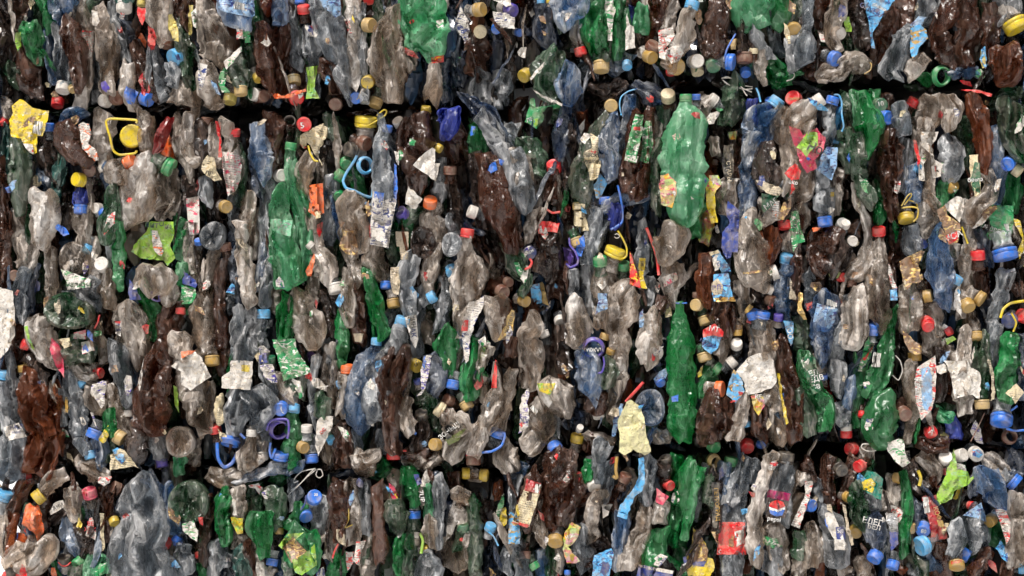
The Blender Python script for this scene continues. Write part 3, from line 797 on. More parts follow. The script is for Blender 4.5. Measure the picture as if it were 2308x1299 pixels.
p red 0 1110,900 1220,800 1280,880 1260,960 1190,960 1220,1060 1170,1120 1190,980
t oko|1200,990,60,-10,whi
b clr 0 1330,850,90 1300,1000,110 1200,1150,100 1170,1300,80
b gry 0 1590,190,60 1560,300,60 1560,500,60 1500,700,70 1500,900,70 1500,1150,90 1510,1300,80 c=ble,5 d=grey clear bottle with violet blue cap and blue label
l bls 1540,630 1650,640 1640,820 1590,970 1420,860 1480,720
h sky 14 1610,110 1660,110 1690,180 1690,300 1710,430 1690,480
b sky 0 1650,330,60 1630,420,70 1630,520,50
b dgn 0 1750,150,60 1760,320,60 1760,480,60
b dgn 0 1700,500,60 1720,650,80 1790,850,70
b clr 0 1650,900,50 1640,1050,50 1640,1250,40
b drk 1 1720,850,60 1740,1000,80 1760,1200,60
p yll 0 310,1000 420,1050 410,1150 420,1300 440,1400 370,1410 330,1250
p mul 0 350,920 440,920 480,1000 400,1100 330,1050
b clr 0 540,1010,60 500,1120,100 520,1250,80
p blp 0 540,1180 660,1280 650,1400 640,1700 560,1700 480,1650 480,1500 560,1400 520,1300
p crt 0 820,970 900,980 1050,1030 1105,1080 1060,1125 960,1110 870,1060 d=pale oval sliver of torn label
b clr 0 950,1150,90 960,1280,110 960,1400,80 d=ginger beer style clear bottle with orange green label
l orw 990,1180 1060,1180 1050,1340 990,1340
l dgn 880,1100 1060,1120 1000,1220 900,1300 880,1250
t МАГ|975,1210,70,35,whi
c blp 1780,200,60 90 0
b brn 1 1620,1000,50 1690,900,60
c yld 1580,1110,35 90 0
@ 1900 190 4.48
b grn 0 160,80,80 200,250,110 260,400,140 270,550,100 240,720,30 d=bright green folded bottle end beside green cap
b grn 0 300,120,60 320,250,50
c dgn 375,210,72 -40 80
t 10|380,200,64,10,whi
b brn 1 440,150,50 460,230,50
c ble 435,340,74 -10 55
b gry 0 560,180,60 590,330,100 610,480,80 d=speckled grey clear bottle bulging beside a blue cap
c red 715,180,64 60 20
b clr 0 870,160,90 880,280,120 850,350,90
b clr 0 1040,120,60 1100,240,110 1080,380,80 1080,440,60 d=pleated clear bottle base hanging like a curtain
c sky 960,310,50 90 20
b clr 0 740,380,40 740,550,40 770,800,40
p red 0 710,560 740,570 760,640 780,780 760,840 740,720
b clr 0 850,400,80 840,600,70 850,800,80 880,1000,60 880,1180,50 940,1280,30 d=speckled grey bottle with torn white label hanging
l wht 790,480 965,480 940,560 890,620 920,760 990,800 990,930 910,950 880,700 790,620
l wht 760,740 810,760 830,980 765,970
l red 925,830 965,820 970,880 930,885
b gry 0 1060,520,60 1080,650,120 1100,850,110 1070,960,70 d=cloudy grey bottle bulging with crumpled lower half
b nvy 1 980,400,50 1000,480,60
b dgn 1 1200,400,100 1230,600,70 1230,800,60
b amb 0 1290,120,70 1350,280,100 1400,450,90 1430,650,80 1440,860,40 d=ribbed reddish brown bottle tapering downward
b brn 1 1300,480,60 1350,600,50
b dgn 0 1700,200,150 1720,400,160 1760,600,120 1820,800,60 d=large dark green bottle with smooth dim surface
b blu 0 1520,450,50 1530,600,60 1540,800,80 1560,1000,80 1520,1200,70 d=long bluish clear bottle with vertical streaks
c ble 1665,805,72 -150 60
c cre 1765,880,60 -40 20
b grn 1 1690,950,60 1700,1080,90 1680,1200,60
b brn 0 470,450,60 470,600,120 470,800,120 470,1000,90 480,1200,70 500,1350,50 d=long reddish brown bottle with silky folds
b gry 0 640,620,50 640,800,60 600,1000,50
l wht 605,760 660,760 650,820 620,880
b blu 0 720,850,70 720,1000,80 720,1150,60
b dgn 0 100,500,90 130,700,100 170,900,80 230,1100,70 270,1200,50 d=dark green bottle sloping down to the right
b drk 1 40,900,60 50,1100,70
c och 1100,1020,70 40 40
b grn 0 1010,1050,60 1030,1150,90 1000,1240,60
b dgn 1 1210,1000,60 1210,1150,60
p cre 0 1275,715 1365,710 1370,850 1390,1000 1390,1130 1330,1135 1290,980 d=slim bottle label with cream stripe and green field
l dgn 1330,780 1380,800 1390,960 1385,1100 1320,1080 1290,960
t беerо|1335,965,56,5,whi
b clr 0 1450,880,60 1510,1000,80 1450,1150,90 1330,1230,100 1280,1400,90 d=tattered beige clear bottle with ragged edges
p wht 0 1010,1220 1150,1130 1220,1160 1220,1260 1180,1400 1100,1320 1030,1260
h yld 10 590,1230 650,1130 690,1100 690,1130 620,1220
h yld 10 660,1170 740,1200 760,1290
b grn 0 370,1080,40 370,1250,50 360,1350,40
b clr 0 120,1030,40 160,1200,50 220,1350,50 250,1500,40 250,1650,60 220,1800,100 130,1900,110 60,1950,50 d=rosy clear bottle with long neck bulging at bottom
b drk 1 280,700,60 290,850,60
@ 0 500 4.48
b brn 0 40,0,45 50,250,60 60,450,50 60,600,30
b drk 2 140,540,60
c brn 145,545,58 -10 70
p wht 0 0,660 130,700 150,900 150,1150 80,1300 0,1380 -20,900 d=large torn white paper flap at the photo's left edge
b gry 0 260,520,50 200,680,60 220,850,60 230,940,30
b nvy 0 340,480,50 290,650,60 290,850,50
b drk 1 400,600,60 380,800,70 330,950,90
b clr 0 510,280,60 520,450,70 520,650,70 510,850,60 d=dusty clear bottle standing beside a round bottle base
b clr 0 720,200,60 720,330,145 780,450,100 830,540,50 d=round rosy bottle base seen end on
c sky 875,280,62 -110 15
p whg 0 610,480 720,510 850,560 920,580 910,665 680,690 670,600 d=white label with green and red print under round base
t напитЧ|790,640,70,-5,grd
b clr 0 950,230,50 940,400,60 980,560,50 980,650,30
c wht 1035,435,76 120 70
b clr 0 1100,560,50 1090,700,50 1110,850,60
b brn 1 1150,900,60 1110,1080,50
b grn 0 1180,0,70 1200,200,70 1200,400,65 1210,600,45 1220,700,25 d=long green bottle strip with glossy highlights
b gry 0 1110,110,20 1110,250,35 1150,400,30
b clr 0 1500,430,90 1540,540,190 1560,620,200 1560,690,100 d=wide dusty clear bottle base below a lime label
p lim 0 1510,0 1750,0 1760,120 1720,240 1770,370 1690,450 1650,390 1420,370 1320,300 1400,180 1480,100 d=torn lime green fruit label with orange swirl
p orw 0 1530,90 1590,90 1650,300 1630,350 1590,330 1540,260
t питЧие|1610,40,80,-5,grd
p blp 0 1310,580 1380,680 1430,790 1310,790 1290,720
b grn 0 1450,690,50 1500,820,60 1560,950,60 1560,1150,50
t ЛЬ|1450,750,50,20,whi
h pur 16 1530,700 1535,780 1610,800 1600,720
b clr 0 1700,760,80 1740,700,70
b clr 0 1280,820,70 1300,950,160 1340,1100,180 1380,1250,150 1400,1400,60 d=dusty clear bottle with small faded red white sticker
l whb 1160,1020 1225,1020 1220,1160 1165,1130
l red 1160,1005 1215,1005 1215,1030 1160,1030
b dgn 0 700,750,100 710,830,200 700,960,235 690,1060,160 d=dark green round bottle base with radial crease
b gry 0 830,680,180 860,750,160 930,800,60
b clr 0 480,950,60 400,1050,130 430,1200,160 520,1350,130 600,1470,60 d=long pink smeared white bottle leaning to the right
l pnk 520,1170 600,1250 640,1400 650,1580 560,1450 500,1290
l lim 240,1060 280,1050 300,1180 350,1290 330,1290 270,1180
b dgn 0 700,1180,100 750,1250,160 850,1350,160 880,1400,100 d=green bottle flank with pale paper remnants
l pwr 745,1120 865,1090 865,1190 740,1180
l pwr 820,1220 930,1190 955,1300 830,1340
l cre 570,1190 700,1170 730,1250 650,1280
b clr 0 960,1100,70 980,1200,60
h red 14 1005,940 985,1020 950,1080
c red 250,1240,55 160 30
b brn 0 1750,880,80 1700,1000,100 1700,1200,90 1700,1400,100
b clr 1 1640,1100,50 1640,1250,50
b brn 1 180,1100,50 170,1250,60 170,1450,50
@ 380 500 4.48
b grn 0 120,30,60 120,200,60 110,320,50
b clr 0 220,50,50 210,250,70 240,420,70 290,550,40
b clr 0 470,300,50 420,500,60 390,650,60 350,800,70
b brn 0 540,380,50 520,520,60 510,700,60 520,900,70 540,1100,70 550,1290,60 570,1450,40 d=rusty brown crumpled bottle running straight down
c brn 575,250,60 100 10
b drk 1 320,200,60 330,380,50
c ble 300,200,40 90 40
p blp 0 150,500 270,590 290,640 270,670 140,625
p grw 0 130,640 270,670 280,740 230,830 120,840 d=purple and green label band at a bottle flank
b lgn 0 120,470,50 130,600,50
b lgn 0 180,760,80 170,860,60
c red 120,910,50 -90 10
b clr 0 310,750,80 330,850,130 340,1000,120 370,1200,110 420,1300,80 d=large dusty clear bottle with branching creases
b clr 0 110,1090,60 110,1200,130 120,1350,120 d=dull violet grey bottle shoulder at lower left
b gry 0 620,780,60 640,850,50
p skb 0 590,690 640,620 665,640 665,735 580,715
b nvy 0 660,50,50 650,300,40 670,550,40 700,780,30
b clr 0 750,0,60 740,150,70 760,400,90 790,600,80 810,780,80 820,860,40 d=dusty clear bottle with cream script on black wrap
l blk 680,170 740,170 800,260 830,480 770,400 690,260
l crt 670,170 740,180 800,260 800,320 740,260 690,210
b blu 0 960,250,40 940,450,40 920,650,40
b gry 0 1010,450,50 1000,600,60 980,800,60
c sky 955,925,72 90 0
b gry 0 680,900,50 700,1050,80 720,1250,90 720,1400,90 750,1600,80 700,1850,120 680,2000,110 650,2150,60 d=long bluish grey bottle narrowing at both ends
b gry 0 900,960,110 880,1100,100 900,1250,80
b clr 0 1100,600,20 1080,750,50 1090,880,40
b grn 0 1190,750,50 1170,900,90 1160,1100,100 1150,1200,60 d=flat dark green bottle face with folded top
b clr 0 1320,650,70 1340,850,130 1400,1000,160 1430,1150,150 1440,1260,80 d=large bulging dusty bottle with wavy ridges
b clr 0 1440,250,40 1540,350,100 1590,500,130 1560,620,80 d=dusty bottle with an orange stain and white cap c=wht,5
c wht 1685,680,76 -75 12
b drk 0 1700,780,60 1690,860,70
b clr 0 1460,620,50 1440,750,60
p org 0 1380,500 1430,400 1470,320 1475,400 1440,550 1400,550
b clr 0 1470,0,50 1500,200,60 1550,340,40
b drk 0 1560,750,40 1620,900,40 1650,1100,60
b gry 0 1620,1100,50 1600,1300,50 1620,1500,40
p grw 0 1045,1190 1280,1180 1300,1300 1430,1500 1400,1540 1160,1610 1120,1450 d=torn bright green and silver label
b grn 1 1760,1000,40 1740,1100,50
@ 760 500 4.48
b clr 0 110,0,90 110,150,100 130,350,80 190,500,60 220,620,40 d=dusty bottle with tattered brown printed label
l brl 10,0 130,0 170,120 210,250 200,340 100,330 20,250 60,120
b clr 0 380,200,70 360,350,100 430,500,100 480,590,50 d=rounded grey green bottle belly above blue cap
c ble 490,645,56 -90 10
b dgn 0 560,150,40 570,300,50 590,450,40
b grn 0 300,480,50 330,650,60 380,850,80 440,1050,80 460,1180,50 d=long green bottle with thin ribbed folds
l crt 590,100 720,100 720,380 640,380 630,250 600,250
b grn 0 670,-20,70 670,150,60 670,260,40
t БЕЛЫЙ|690,320,60,-85,blk
p crt 0 540,460 630,455 640,600 620,740 560,720 535,600 d=cracked beige label strip above a cream cap
c och 570,830,66 -80 10
b drk 1 570,740,60 560,680,50
b drk 0 830,50,80 860,180,130 880,300,100 900,370,40 d=black brown bottle base like a mask with two holes
b gry 0 760,330,80 720,500,100 720,700,80 740,930,80 d=bluish dusty bottle with a white wrap below
l wht 680,960 800,940 820,1180 790,1280 740,1190
t МИН|760,1000,60,-80,blk
t АК|765,1120,70,-80,nvy
b clr 0 1020,260,30 960,430,80 930,580,70 930,700,40
b clr 0 950,0,60 960,80,80 980,120,30
b gry 0 1150,30,60 1160,180,100 1150,320,80 1160,430,50 d=silvery clear bottle base with star pattern
c sky 1165,505,70 -60 60
t бон|1165,485,44,-30,whi
c sky 960,760,60 30 10
b gry 0 860,700,50 850,850,40 850,950,30
b clr 0 1310,140,62 1300,220,66 1310,400,100 1280,600,130 1260,800,110 1240,1000,80 1220,1150,50 c=red,5 d=tall dusty clear bottle standing under red cap
b gry 0 1070,560,60 1080,760,70 1060,950,80 1030,1100,70 d=bluish grey bottle pressed between neighbours
b clr 1 1550,360,60 1560,500,60
b clr 0 1420,400,30 1440,560,60 1400,700,40
l blp 1340,680 1415,690 1400,830 1330,810
t 1,5л|1365,765,58,-75,whi
p whb 0 1330,810 1400,800 1480,750 1480,850 1400,1000 1340,1180 1330,1400 1290,1440 1260,1140 1290,980 d=tall narrow mineral water label with red square
l red 1265,990 1325,995 1315,1105 1255,1105
b clr 0 1540,740,60 1600,850,130 1650,1000,140 1650,1150,90 d=flaky beige plastic piece with golden torn wrapper
p gol 0 1760,890 1790,900 1780,1100 1690,1160 1640,1200 1620,1190 1700,1050 1720,950
t Жатецк|1745,1020,60,75,blk
c brn 1670,710,70 -30 60
c brn 1730,610,50 -30 60
b brn 1 1400,50,50 1450,250,60 1560,400,60
b drk 1 1600,200,80 1650,400,80
b nvy 0 1420,100,20 1320,60,30
b clr 0 100,520,40 110,700,60 110,880,70 120,1000,40
b brn 0 230,650,60 230,850,60 230,1000,50 220,1150,50
l crt 160,1130 270,1130 240,1220 180,1210
b grn 0 40,930,30 50,1100,50 50,1280,50 40,1420,30
b gry 0 650,1030,66 630,1100,80 610,1250,100 500,1400,130 400,1550,160 380,1800,170 360,2030,120 d=bluish grey bottle with sky blue cap tilted left c=sky,10
b blu 0 395,1230,50 390,1280,60 340,1400,120 280,1600,170 240,1800,190 220,1980,140 240,2110,80 c=sky,5 d=broad grey blue bottle with faded round printed logo
b gry 1 560,900,60 520,1000,60
b brn 0 650,1250,80 620,1380,140 560,1550,150 520,1750,110 540,2000,90 560,2220,80 590,2330,60 d=large dark brown bottle, red capped end pointing down
c red 570,2365,70 -90 5
b grn 0 1130,1100,60 1100,1250,120 1120,1400,90 1130,1550,50 d=green bottle face folded like a fan
b grn 0 1420,1230,60 1400,1400,100 1340,1600,90 1350,1750,60
l blk 1440,1260 1530,1230 1520,1450 1440,1480
l lim 1450,1280 1510,1260 1500,1390 1440,1380
b clr 0 1280,1180,60 1250,1350,60 1200,1500,60 1180,1580,50 c=0
c ble 1165,1650,66 -100 10
b gry 0 800,1300,60 780,1000,40
b clr 1 900,1000,60 920,1200,60
@ 1140 460 4.48
p red 0 340,170 410,175 545,190 520,290 410,280 400,310 330,300 d=red wrapper band with gold edging on dark bottle
b drk 0 430,320,90 420,500,110 380,700,100
b drk 1 480,100,60 480,160,60
c nvy 240,490,70 -60 70
t PREM|240,490,38,30,whi
h red 18 190,660 240,640 265,590 240,550
b brn 0 60,100,80 100,300,80 150,430,50 d=brown bottle flank beside a hanging clear bottle
b clr 0 290,120,80 240,280,50 230,340,20
b dgn 0 50,480,60 130,650,90 200,800,60 180,900,30
l grw 80,590 130,590 210,760 190,800 120,700
c och 190,980,60 -20 50
p skb 0 250,830 340,800 370,1000 290,1020 260,950
p gol 0 340,800 370,785 440,1030 370,1000
b drk 1 310,1050,80 260,1120,60
b brn 0 500,600,60 510,750,80 500,900,70
l red 560,640 590,700 600,800 560,810
b drk 0 700,280,60 720,360,60
c tan 720,390,66 -70 10
h pur 16 640,340 650,420 700,480 730,560 720,610 650,640 610,600
b pur 1 670,520,70 670,600,60
b gry 0 680,720,50 690,850,50 690,960,30
b gry 0 920,50,60 900,250,80 850,420,80 820,580,60 d=slim grey clear bottle with translucent blue streaks
b gry 0 840,650,50 860,800,70 870,980,60 880,1080,40
b grn 1 940,620,60 950,680,60
c grn 950,570,72 95 20
b clr 0 950,700,60 940,850,70 980,1000,50
c grn 1190,620,62 90 25
b clr 0 1070,580,50 1060,750,50 1100,850,60
c yll 1105,480,105 70 12 d=yellow jug cap with handle loop on the bale face
H yll 13 1130,270 1180,350 1220,440 1220,520 1190,550 1150,545
h wht 6 1095,330 1120,350 1150,330 1130,300 1100,310
b gry 0 1380,200,20 1380,320,60 1380,500,60 1380,650,50
l ylr 1255,480 1300,620 1350,750 1360,850 1250,810
l yll 1345,545 1415,550 1390,740 1430,860 1370,850 1340,740
t 330|1375,600,36,-85,blk
b drk 1 1450,400,50 1490,600,60 1500,850,60
h red 22 1420,240 1460,340 1500,450 1530,560 1545,720
b clr 0 1580,230,80 1650,300,160 1640,450,160 1580,600,60 d=large crumpled dusty bottle with parchment like skin
b clr 0 1690,620,80 1680,780,100 1660,900,60 1690,1000,20
l pwr 1580,740 1720,690 1740,760 1600,840
b gry 0 1450,780,50 1480,900,60 1460,1000,30
b clr 0 1270,820,110 1200,950,150 1180,1100,150 1130,1250,110 1150,1400,110 1170,1600,80 1140,1850,70 d=wide pleated dusty bottle with tall creases
b clr 0 720,930,60 700,1050,100 740,1200,120 720,1350,110 750,1430,70 d=dusty wedge shaped bottle above a purple disc
p bls 0 930,900 1025,905 1030,1060 960,1080 900,1120 930,1000
b clr 0 960,1100,60 950,1200,60
c wht 550,1190,60 -80 60
b drk 0 560,1280,50 570,1450,60 600,1650,70
b clr 0 1450,1060,60 1480,1250,110 1450,1400,130 1430,1560,110 1400,1650,60 d=large clear bottle with round embossed neck ring inside
h wht 20 1380,1300 1370,1400 1380,1540 1450,1590
c wht 1505,1500,85 -30 70
b brn 0 1600,980,70 1560,1050,60
b clr 0 230,1130,80 270,1250,100 200,1350,100 240,1500,140 250,1700,120 220,1870,60 d=beige dusty bottle with a dark polygon fold
b grn 0 1768,1000,38 1768,1090,42 1770,1200,85 1774,1400,132 1774,1700,142 1776,1950,138 1776,2200,132 1780,2370,95 d=complete emerald green bottle standing upright with blue neck ring
h ble 10 1715,1000 1750,1005 1830,1000
b drk 1 100,1000,60
@ 1520 460 4.48
p wht 1 160,-100 140,-40 200,-50
b grn 0 200,0,90 180,150,80 210,260,50
b mul 0 340,100,50 330,230,50 310,330,40
l yll 360,60 440,90 445,180 410,215 365,170
b blu 0 740,-40,60 720,80,60
b clr 0 800,60,40 740,250,110 770,420,160 780,600,160 820,740,180 860,850,60 d=sack like dusty bottle with scribbled wrinkles
l brl 690,690 880,665 880,690 690,715
b clr 0 680,800,80 700,950,60 710,1150,40
c wht 975,870,52 -30 10
b amb 0 960,260,60 950,400,90 930,560,60
b amb 0 330,500,60 310,700,90 310,900,80 340,1040,30 d=glossy rust red bottle flank with dark shadow
p skb 0 350,490 440,460 540,600 570,680 480,700 420,590 d=turquoise foil label strip with cream edge
l cre 350,490 440,462 460,495 370,525
t LUJO|490,620,50,-15,nvy
p skb 0 395,710 545,700 570,850 610,980 400,985 370,850 d=turquoise beer label with an oval badge and gold fringe
l crt 375,800 440,750 490,830 480,910 400,920 370,870
t ЭЛ|425,845,60,10,pur
l gol 400,950 600,935 620,985 405,988
b brn 0 470,990,80 480,1100,110 500,1250,80
c tan 225,1020,64 180 60
c tan 315,1180,68 -75 12
b drk 1 330,1110,60 320,1060,50
p red 0 290,1270 410,1210 500,1290 490,1340 380,1330 290,1350
t МТ|400,1265,66,-10,whi
c brn 220,915,40 90 10
c och 640,1260,50 -90 0
b drk 0 880,850,70 850,950,90 900,1020,80
c brn 980,980,60 -30 50
p gol 0 710,1080 760,1010 800,1040 740,1100 715,1110
b clr 0 900,1170,80 880,1280,110 900,1500,110 900,1700,100
c ble 885,1110,82 80 10
c ble 790,1110,65 110 15
c red 1110,220,64 -90 15
b drk 0 1120,100,60 1110,20,60
b clr 0 1130,330,60 1140,430,50
p grw 0 1180,80 1250,60 1270,200 1320,380 1250,400 1200,490 1160,290 1160,170 d=white and green beer label with bold lettering
t ЗЕЛЕН|1215,240,54,80,blk
t МЕД|1210,290,54,5,blk
b clr 0 1300,60,50 1310,180,50
c sky 1130,545,68 85 25
t 187|1140,548,34,0,nvy
b blu 0 1130,620,60 1130,700,70 1080,850,90 1090,1000,90 1100,1100,60 1140,1250,50 d=twisted dark blue grey bottle under sky blue cap
l skb 1100,1180 1190,1180 1190,1400 1160,1400 1130,1290
c wht 1015,690,80 20 5 d=worn white lid lying flat between brown bottles
b brn 0 1230,600,50 1210,750,50 1200,900,50
p crt 1 1165,740 1190,800 1240,970 1160,960
c ble 1520,185,74 -85 8
b gry 0 1520,90,70 1530,20,75 1520,-80,80
c gry 1695,205,62 80 60
p org 0 1390,240 1480,240 1450,270 1400,285
b brn 0 1600,260,110 1500,380,150 1450,560,110 1560,700,110 d=massive dark brown bottle with deep glossy folds
b drk 0 1700,420,100 1650,550,90 1600,650,80
b drk 1 1640,850,110 1650,950,80
c olv 1620,700,58 170 60
c red 1690,740,48 0 50
b gry 0 1360,720,40 1380,850,60 1400,1000,70
b blu 0 1520,900,90 1530,1050,130 1510,1200,120 1510,1280,90 1470,1600,60 d=printed pale blue label film on a clear bottle
l bls 1440,1000 1650,1060 1620,1180 1560,1300 1440,1280 1400,1180
t 1.5л|1580,1045,46,-5,whi
l wbar 1540,960 1640,1000 1640,1040 1530,1015
c red 1665,1040,60 -20 40
p gol 0 1260,890 1300,900 1290,1050 1340,1170 1300,1170 1240,1080
c pur 1050,1140,50 90 20
b dgn 0 1240,1170,60 1290,1300,80 1300,1400,80 1330,1600,80
b clr 0 1770,560,50 1790,650,80 1780,740,60
b gry 0 1760,950,50 1740,1100,80 1700,1250,90 1640,1450,90 1650,1700,90 1640,1900,60 d=tall bluish grey bottle tapering at both ends
p blp 0 470,430 580,430 570,540 530,555 500,500
b brn 1 1350,50,60 1400,150,60
b clr 1 1300,600,50 1280,720,60
@ 1900 460 4.48
c red 362,270,68 95 15
b clr 0 350,350,60 350,450,70 340,600,110 350,750,130 340,950,130 380,1150,110 390,1250,30 d=dusty clear bottle under red cap with pale lower half
c wht 25,205,48 80 50
b brn 0 140,260,70 150,310,50
c wht 95,375,55 -100 85
b clr 0 160,850,60 120,1050,130 110,1250,130 60,1450,110 d=smooth bluish clear bottle sagging diagonally
c brn 90,810,50 -90 5
b brn 1 520,100,50 530,300,60 530,500,60 540,600,30
c yld 640,150,84 -85 25 d=mustard yellow jug cap with barcode end
H yld 12 590,40 700,30 760,50 750,140 710,180
b clr 0 860,0,80 870,120,110 890,270,70
p brl 0 950,60 1030,10 1050,100 1180,200 1190,260 1160,390 1060,410 1030,280 980,160 d=red and orange food label with splash picture
t МСА|1110,330,84,25,whi
l red 1040,320 1170,270 1160,350 1070,410
b clr 0 1110,450,60 1120,520,30
b clr 0 1280,60,80 1270,200,60 1300,380,60 1290,440,40
h yll 14 1200,230 1230,320 1260,400
b blu 0 980,230,40 960,400,100 980,600,130 1000,800,110 1040,1000,60 1050,1060,20 d=pointed dark blue clear bottle hanging like a leaf
c sky 1150,760,60 60 20
b gry 0 700,280,90 680,420,80 720,500,50
b dgn 1 820,400,70 830,560,60
p brl 0 570,580 700,510 790,470 830,480 770,600 790,790 700,800 650,870 600,780 d=charred torn label in black and gold
b clr 0 650,820,90 660,950,110 680,1100,120 670,1280,110 d=brownish clear bottle with crumpled paper on top
b clr 0 760,840,60 800,950,50
b brn 0 480,600,30 490,750,30
p rwh 0 460,600 480,640 510,760 550,850 500,860 470,780
p skb 0 470,870 550,850 550,970 480,975
c och 860,930,64 10 20
b clr 0 900,1060,80 940,1150,60 940,1250,50
c red 855,1200,64 -60 70
t с|860,1200,80,0,whi
p wht 0 1200,750 1180,900 1200,1150 1120,1040 1120,900
b clr 0 1250,500,50 1230,700,50 1210,900,40 1190,1100,40
c red 1360,510,74 95 10
b brn 0 1380,600,60 1400,760,60 1410,880,40
b nvy 0 1400,300,80 1420,450,70 1470,600,30
p grn 0 1460,90 1560,10 1720,20 1720,200 1700,360 1560,420 1540,380 1420,340 1500,230 1450,130 d=green beer label with white lettering and hop leaf
t МЕДВЕДЬ|1530,265,56,-20,whi
l lim 1570,290 1640,280 1640,350 1590,350
l wbar 1620,200 1670,200 1695,300 1670,315
p wht 0 1300,250 1400,130 1440,80 1480,120 1440,180 1360,230
c ble 1640,520,125 -80 10 d=big blue jug cap under the green beer label
b clr 0 1740,250,60 1780,400,60
p yll 0 1690,130 1790,170 1820,300 1830,640 1790,600 1760,480 1810,340
b brn 0 1750,820,100 1730,900,100 d=brown glistening bottle lump near right edge
c och 1260,1030,72 -70 45
c och 1390,960,78 -35 25
b gry 0 1660,680,90 1600,850,80 1550,1050,80 1510,1250,60 1500,1400,50 1520,1700,60 d=long clear bottle under the big blue cap
h yll 20 1590,1150 1620,1060 1700,1000 1828,980
c red 1810,1130,70 160 40
c nvy 1680,1180,80 -150 60
h yll 14 1700,1100 1750,1200 1720,1290
b clr 0 1280,1130,60 1300,1250,60 1290,1350,70
b dgn 1 1100,500,50 1170,500,60
b ble 1 330,1200,50
c ble 310,1240,50 90 20
b gry 0 1070,850,40 1080,1000,50
b brn 1 1760,450,50
b grn 0 500,1100,50 460,1230,70
b clr 1 1330,700,50 1350,850,40
@ 0 770 4.48
c sky 45,335,66 80 8
b gry 0 100,150,30 120,300,40 130,480,60 160,700,70 200,860,40
b gry 0 40,420,50 40,600,70 60,780,60 150,950,90 180,1150,90 160,1350,80 d=clear grey bottle wearing a white lettered water label
l wht 40,870 190,820 270,960 90,1000 60,960
t АКВ|165,865,66,3,nvy
t МИНЕ|165,920,30,3,nvy
b gry 0 30,1020,80 60,1150,110 40,1350,100
b brn 1 150,150,50 170,280,40
b amb 0 300,280,50 310,420,130 320,600,150 330,780,120 400,900,130 430,1050,160 400,1180,200 360,1290,150 d=large rusty brown bottle with rounded dirty base
b amb 0 530,440,60 560,600,70 560,800,60 590,1000,50 600,1100,20
c och 230,270,50 90 10
b drk 0 330,180,70 430,350,60
b gry 0 700,290,50 730,450,80 780,620,100 800,800,90 800,950,90 850,1060,60 885,1120,50 d=bulging grey bottle, light blue cap pointing down
c sky 915,1155,64 -75 10
b clr 0 760,230,60 830,330,70 900,380,50
b clr 0 880,300,80 920,310,70 c=0
c red 1000,320,56 0 25
c sky 830,430,48 -40 10
p whp 0 930,430 1070,400 1080,450 1050,560 1060,640 1020,680 980,600 910,520 d=white label with violet flowers
b clr 0 940,500,60 960,620,90 980,720,40
p whp 0 910,710 940,720 960,800 980,880 940,800
c ble 945,940,74 -110 10
b blu 0 1000,1000,50 1020,1080,60 1040,1200,60
c tan 1215,975,74 -30 10
b grn 0 1100,700,50 1110,850,60 1130,950,60 d=dark green bottle lying beside a tan cap
b dgn 0 1150,1000,40 1110,1150,40
b gry 0 1190,40,100 1200,200,110 1250,400,90 1280,550,70 1290,640,50 c=0 d=greenish clear bottle with a pale cap pointing down
c wht 1300,735,50 -90 10
b gry 0 1370,280,40 1370,400,40 1350,600,30
b clr 0 1120,520,50 1170,700,60 1260,880,70
b brn 0 1640,20,60 1600,180,120 1560,400,150 1500,560,150 1550,760,190 1620,860,160 d=large dark brown bottle with round dirty base
l wht 1460,150 1420,300 1390,440 1410,500 1430,420 1440,250
b drk 0 1370,830,50 1410,950,90 1380,1080,110 1420,1230,50 d=crumpled black brown piece above a cream label
p cre 0 1110,1150 1210,1080 1260,1100 1400,1280 1350,1260 1110,1300 d=cream paper label with fine print
t КРЕПКОЕ|1200,1190,36,-40,blk
b gry 0 1560,950,60 1580,1050,90 1610,1130,55 c=0
c pur 1635,1235,60 -80 10
b clr 0 1800,900,60 1790,1020,130 1850,1140,80 d=round dusty bottle base with radial creases
p lim 0 1750,440 1790,460 1800,700 1770,640
b drk 1 680,880,60 700,1050,70
p cre 0 670,1120 710,1130 745,1200 740,1220 680,1180
b clr 0 840,1230,60 920,1230,90 960,1290,80
b gry 0 620,560,30 640,800,30
p och 1 655,560 680,560 685,720 655,710
b clr 1 1050,50,40 1060,180,40
@ 380 770 4.48
b clr 0 60,30,70 180,200,130 230,450,150 270,650,130 320,850,80 320,960,60 d=long dusty clear bottle with pasted blank white paper
p wht 0 20,250 130,170 270,100 340,170 390,270 430,355 340,410 220,500 130,440 120,300 d=blank white paper square stuck on a clear bottle
p org 0 125,105 280,90 230,130 130,170
c och 440,200,74 -85 10
b clr 0 360,50,110 400,130,80
b brn 0 540,-20,60 560,150,60 560,280,50
p wht 0 630,195 850,200 845,330 825,490 535,470 535,360 620,300 d=white label with a yellow spot round a grey bottle
l yll 735,235 820,240 815,310 735,300
b drk 1 460,300,40 440,400,50
b clr 0 430,480,40 420,650,40 430,750,50
p lim 0 50,440 80,490 100,620 105,720 60,640 50,540
b cre 0 510,570,40 510,700,50 530,820,40 d=yellowish piece wedged beside a grey bottle
l yll 470,620 560,830 550,880 490,870
c red 470,880,62 100 15
b clr 0 110,880,60 100,1000,120 130,1120,100 d=muddy disc shaped bottle base with radial wrinkles
b clr 0 260,1050,50 240,1180,80
b lgn 0 110,1190,50 110,1290,50
h ble 26 490,1020 500,1180 560,1270 640,1230 690,1130
c ble 620,1020,95 -100 20 d=open bright blue neck ring with hanging loop
H ble 18 720,930 770,980
b clr 0 835,940,48 830,1040,60 800,1150,120 850,1260,170 c=wht,8 d=smoky clear bottle standing with dirty white cap
c wht 940,1165,66 -85 8
b clr 0 960,1050,60 940,980,50 920,880,60
b gry 0 880,540,120 930,660,150 900,800,60
b gry 0 960,150,60 990,350,60 1050,500,60
p whp 0 900,60 960,40 1025,100 980,140 910,130
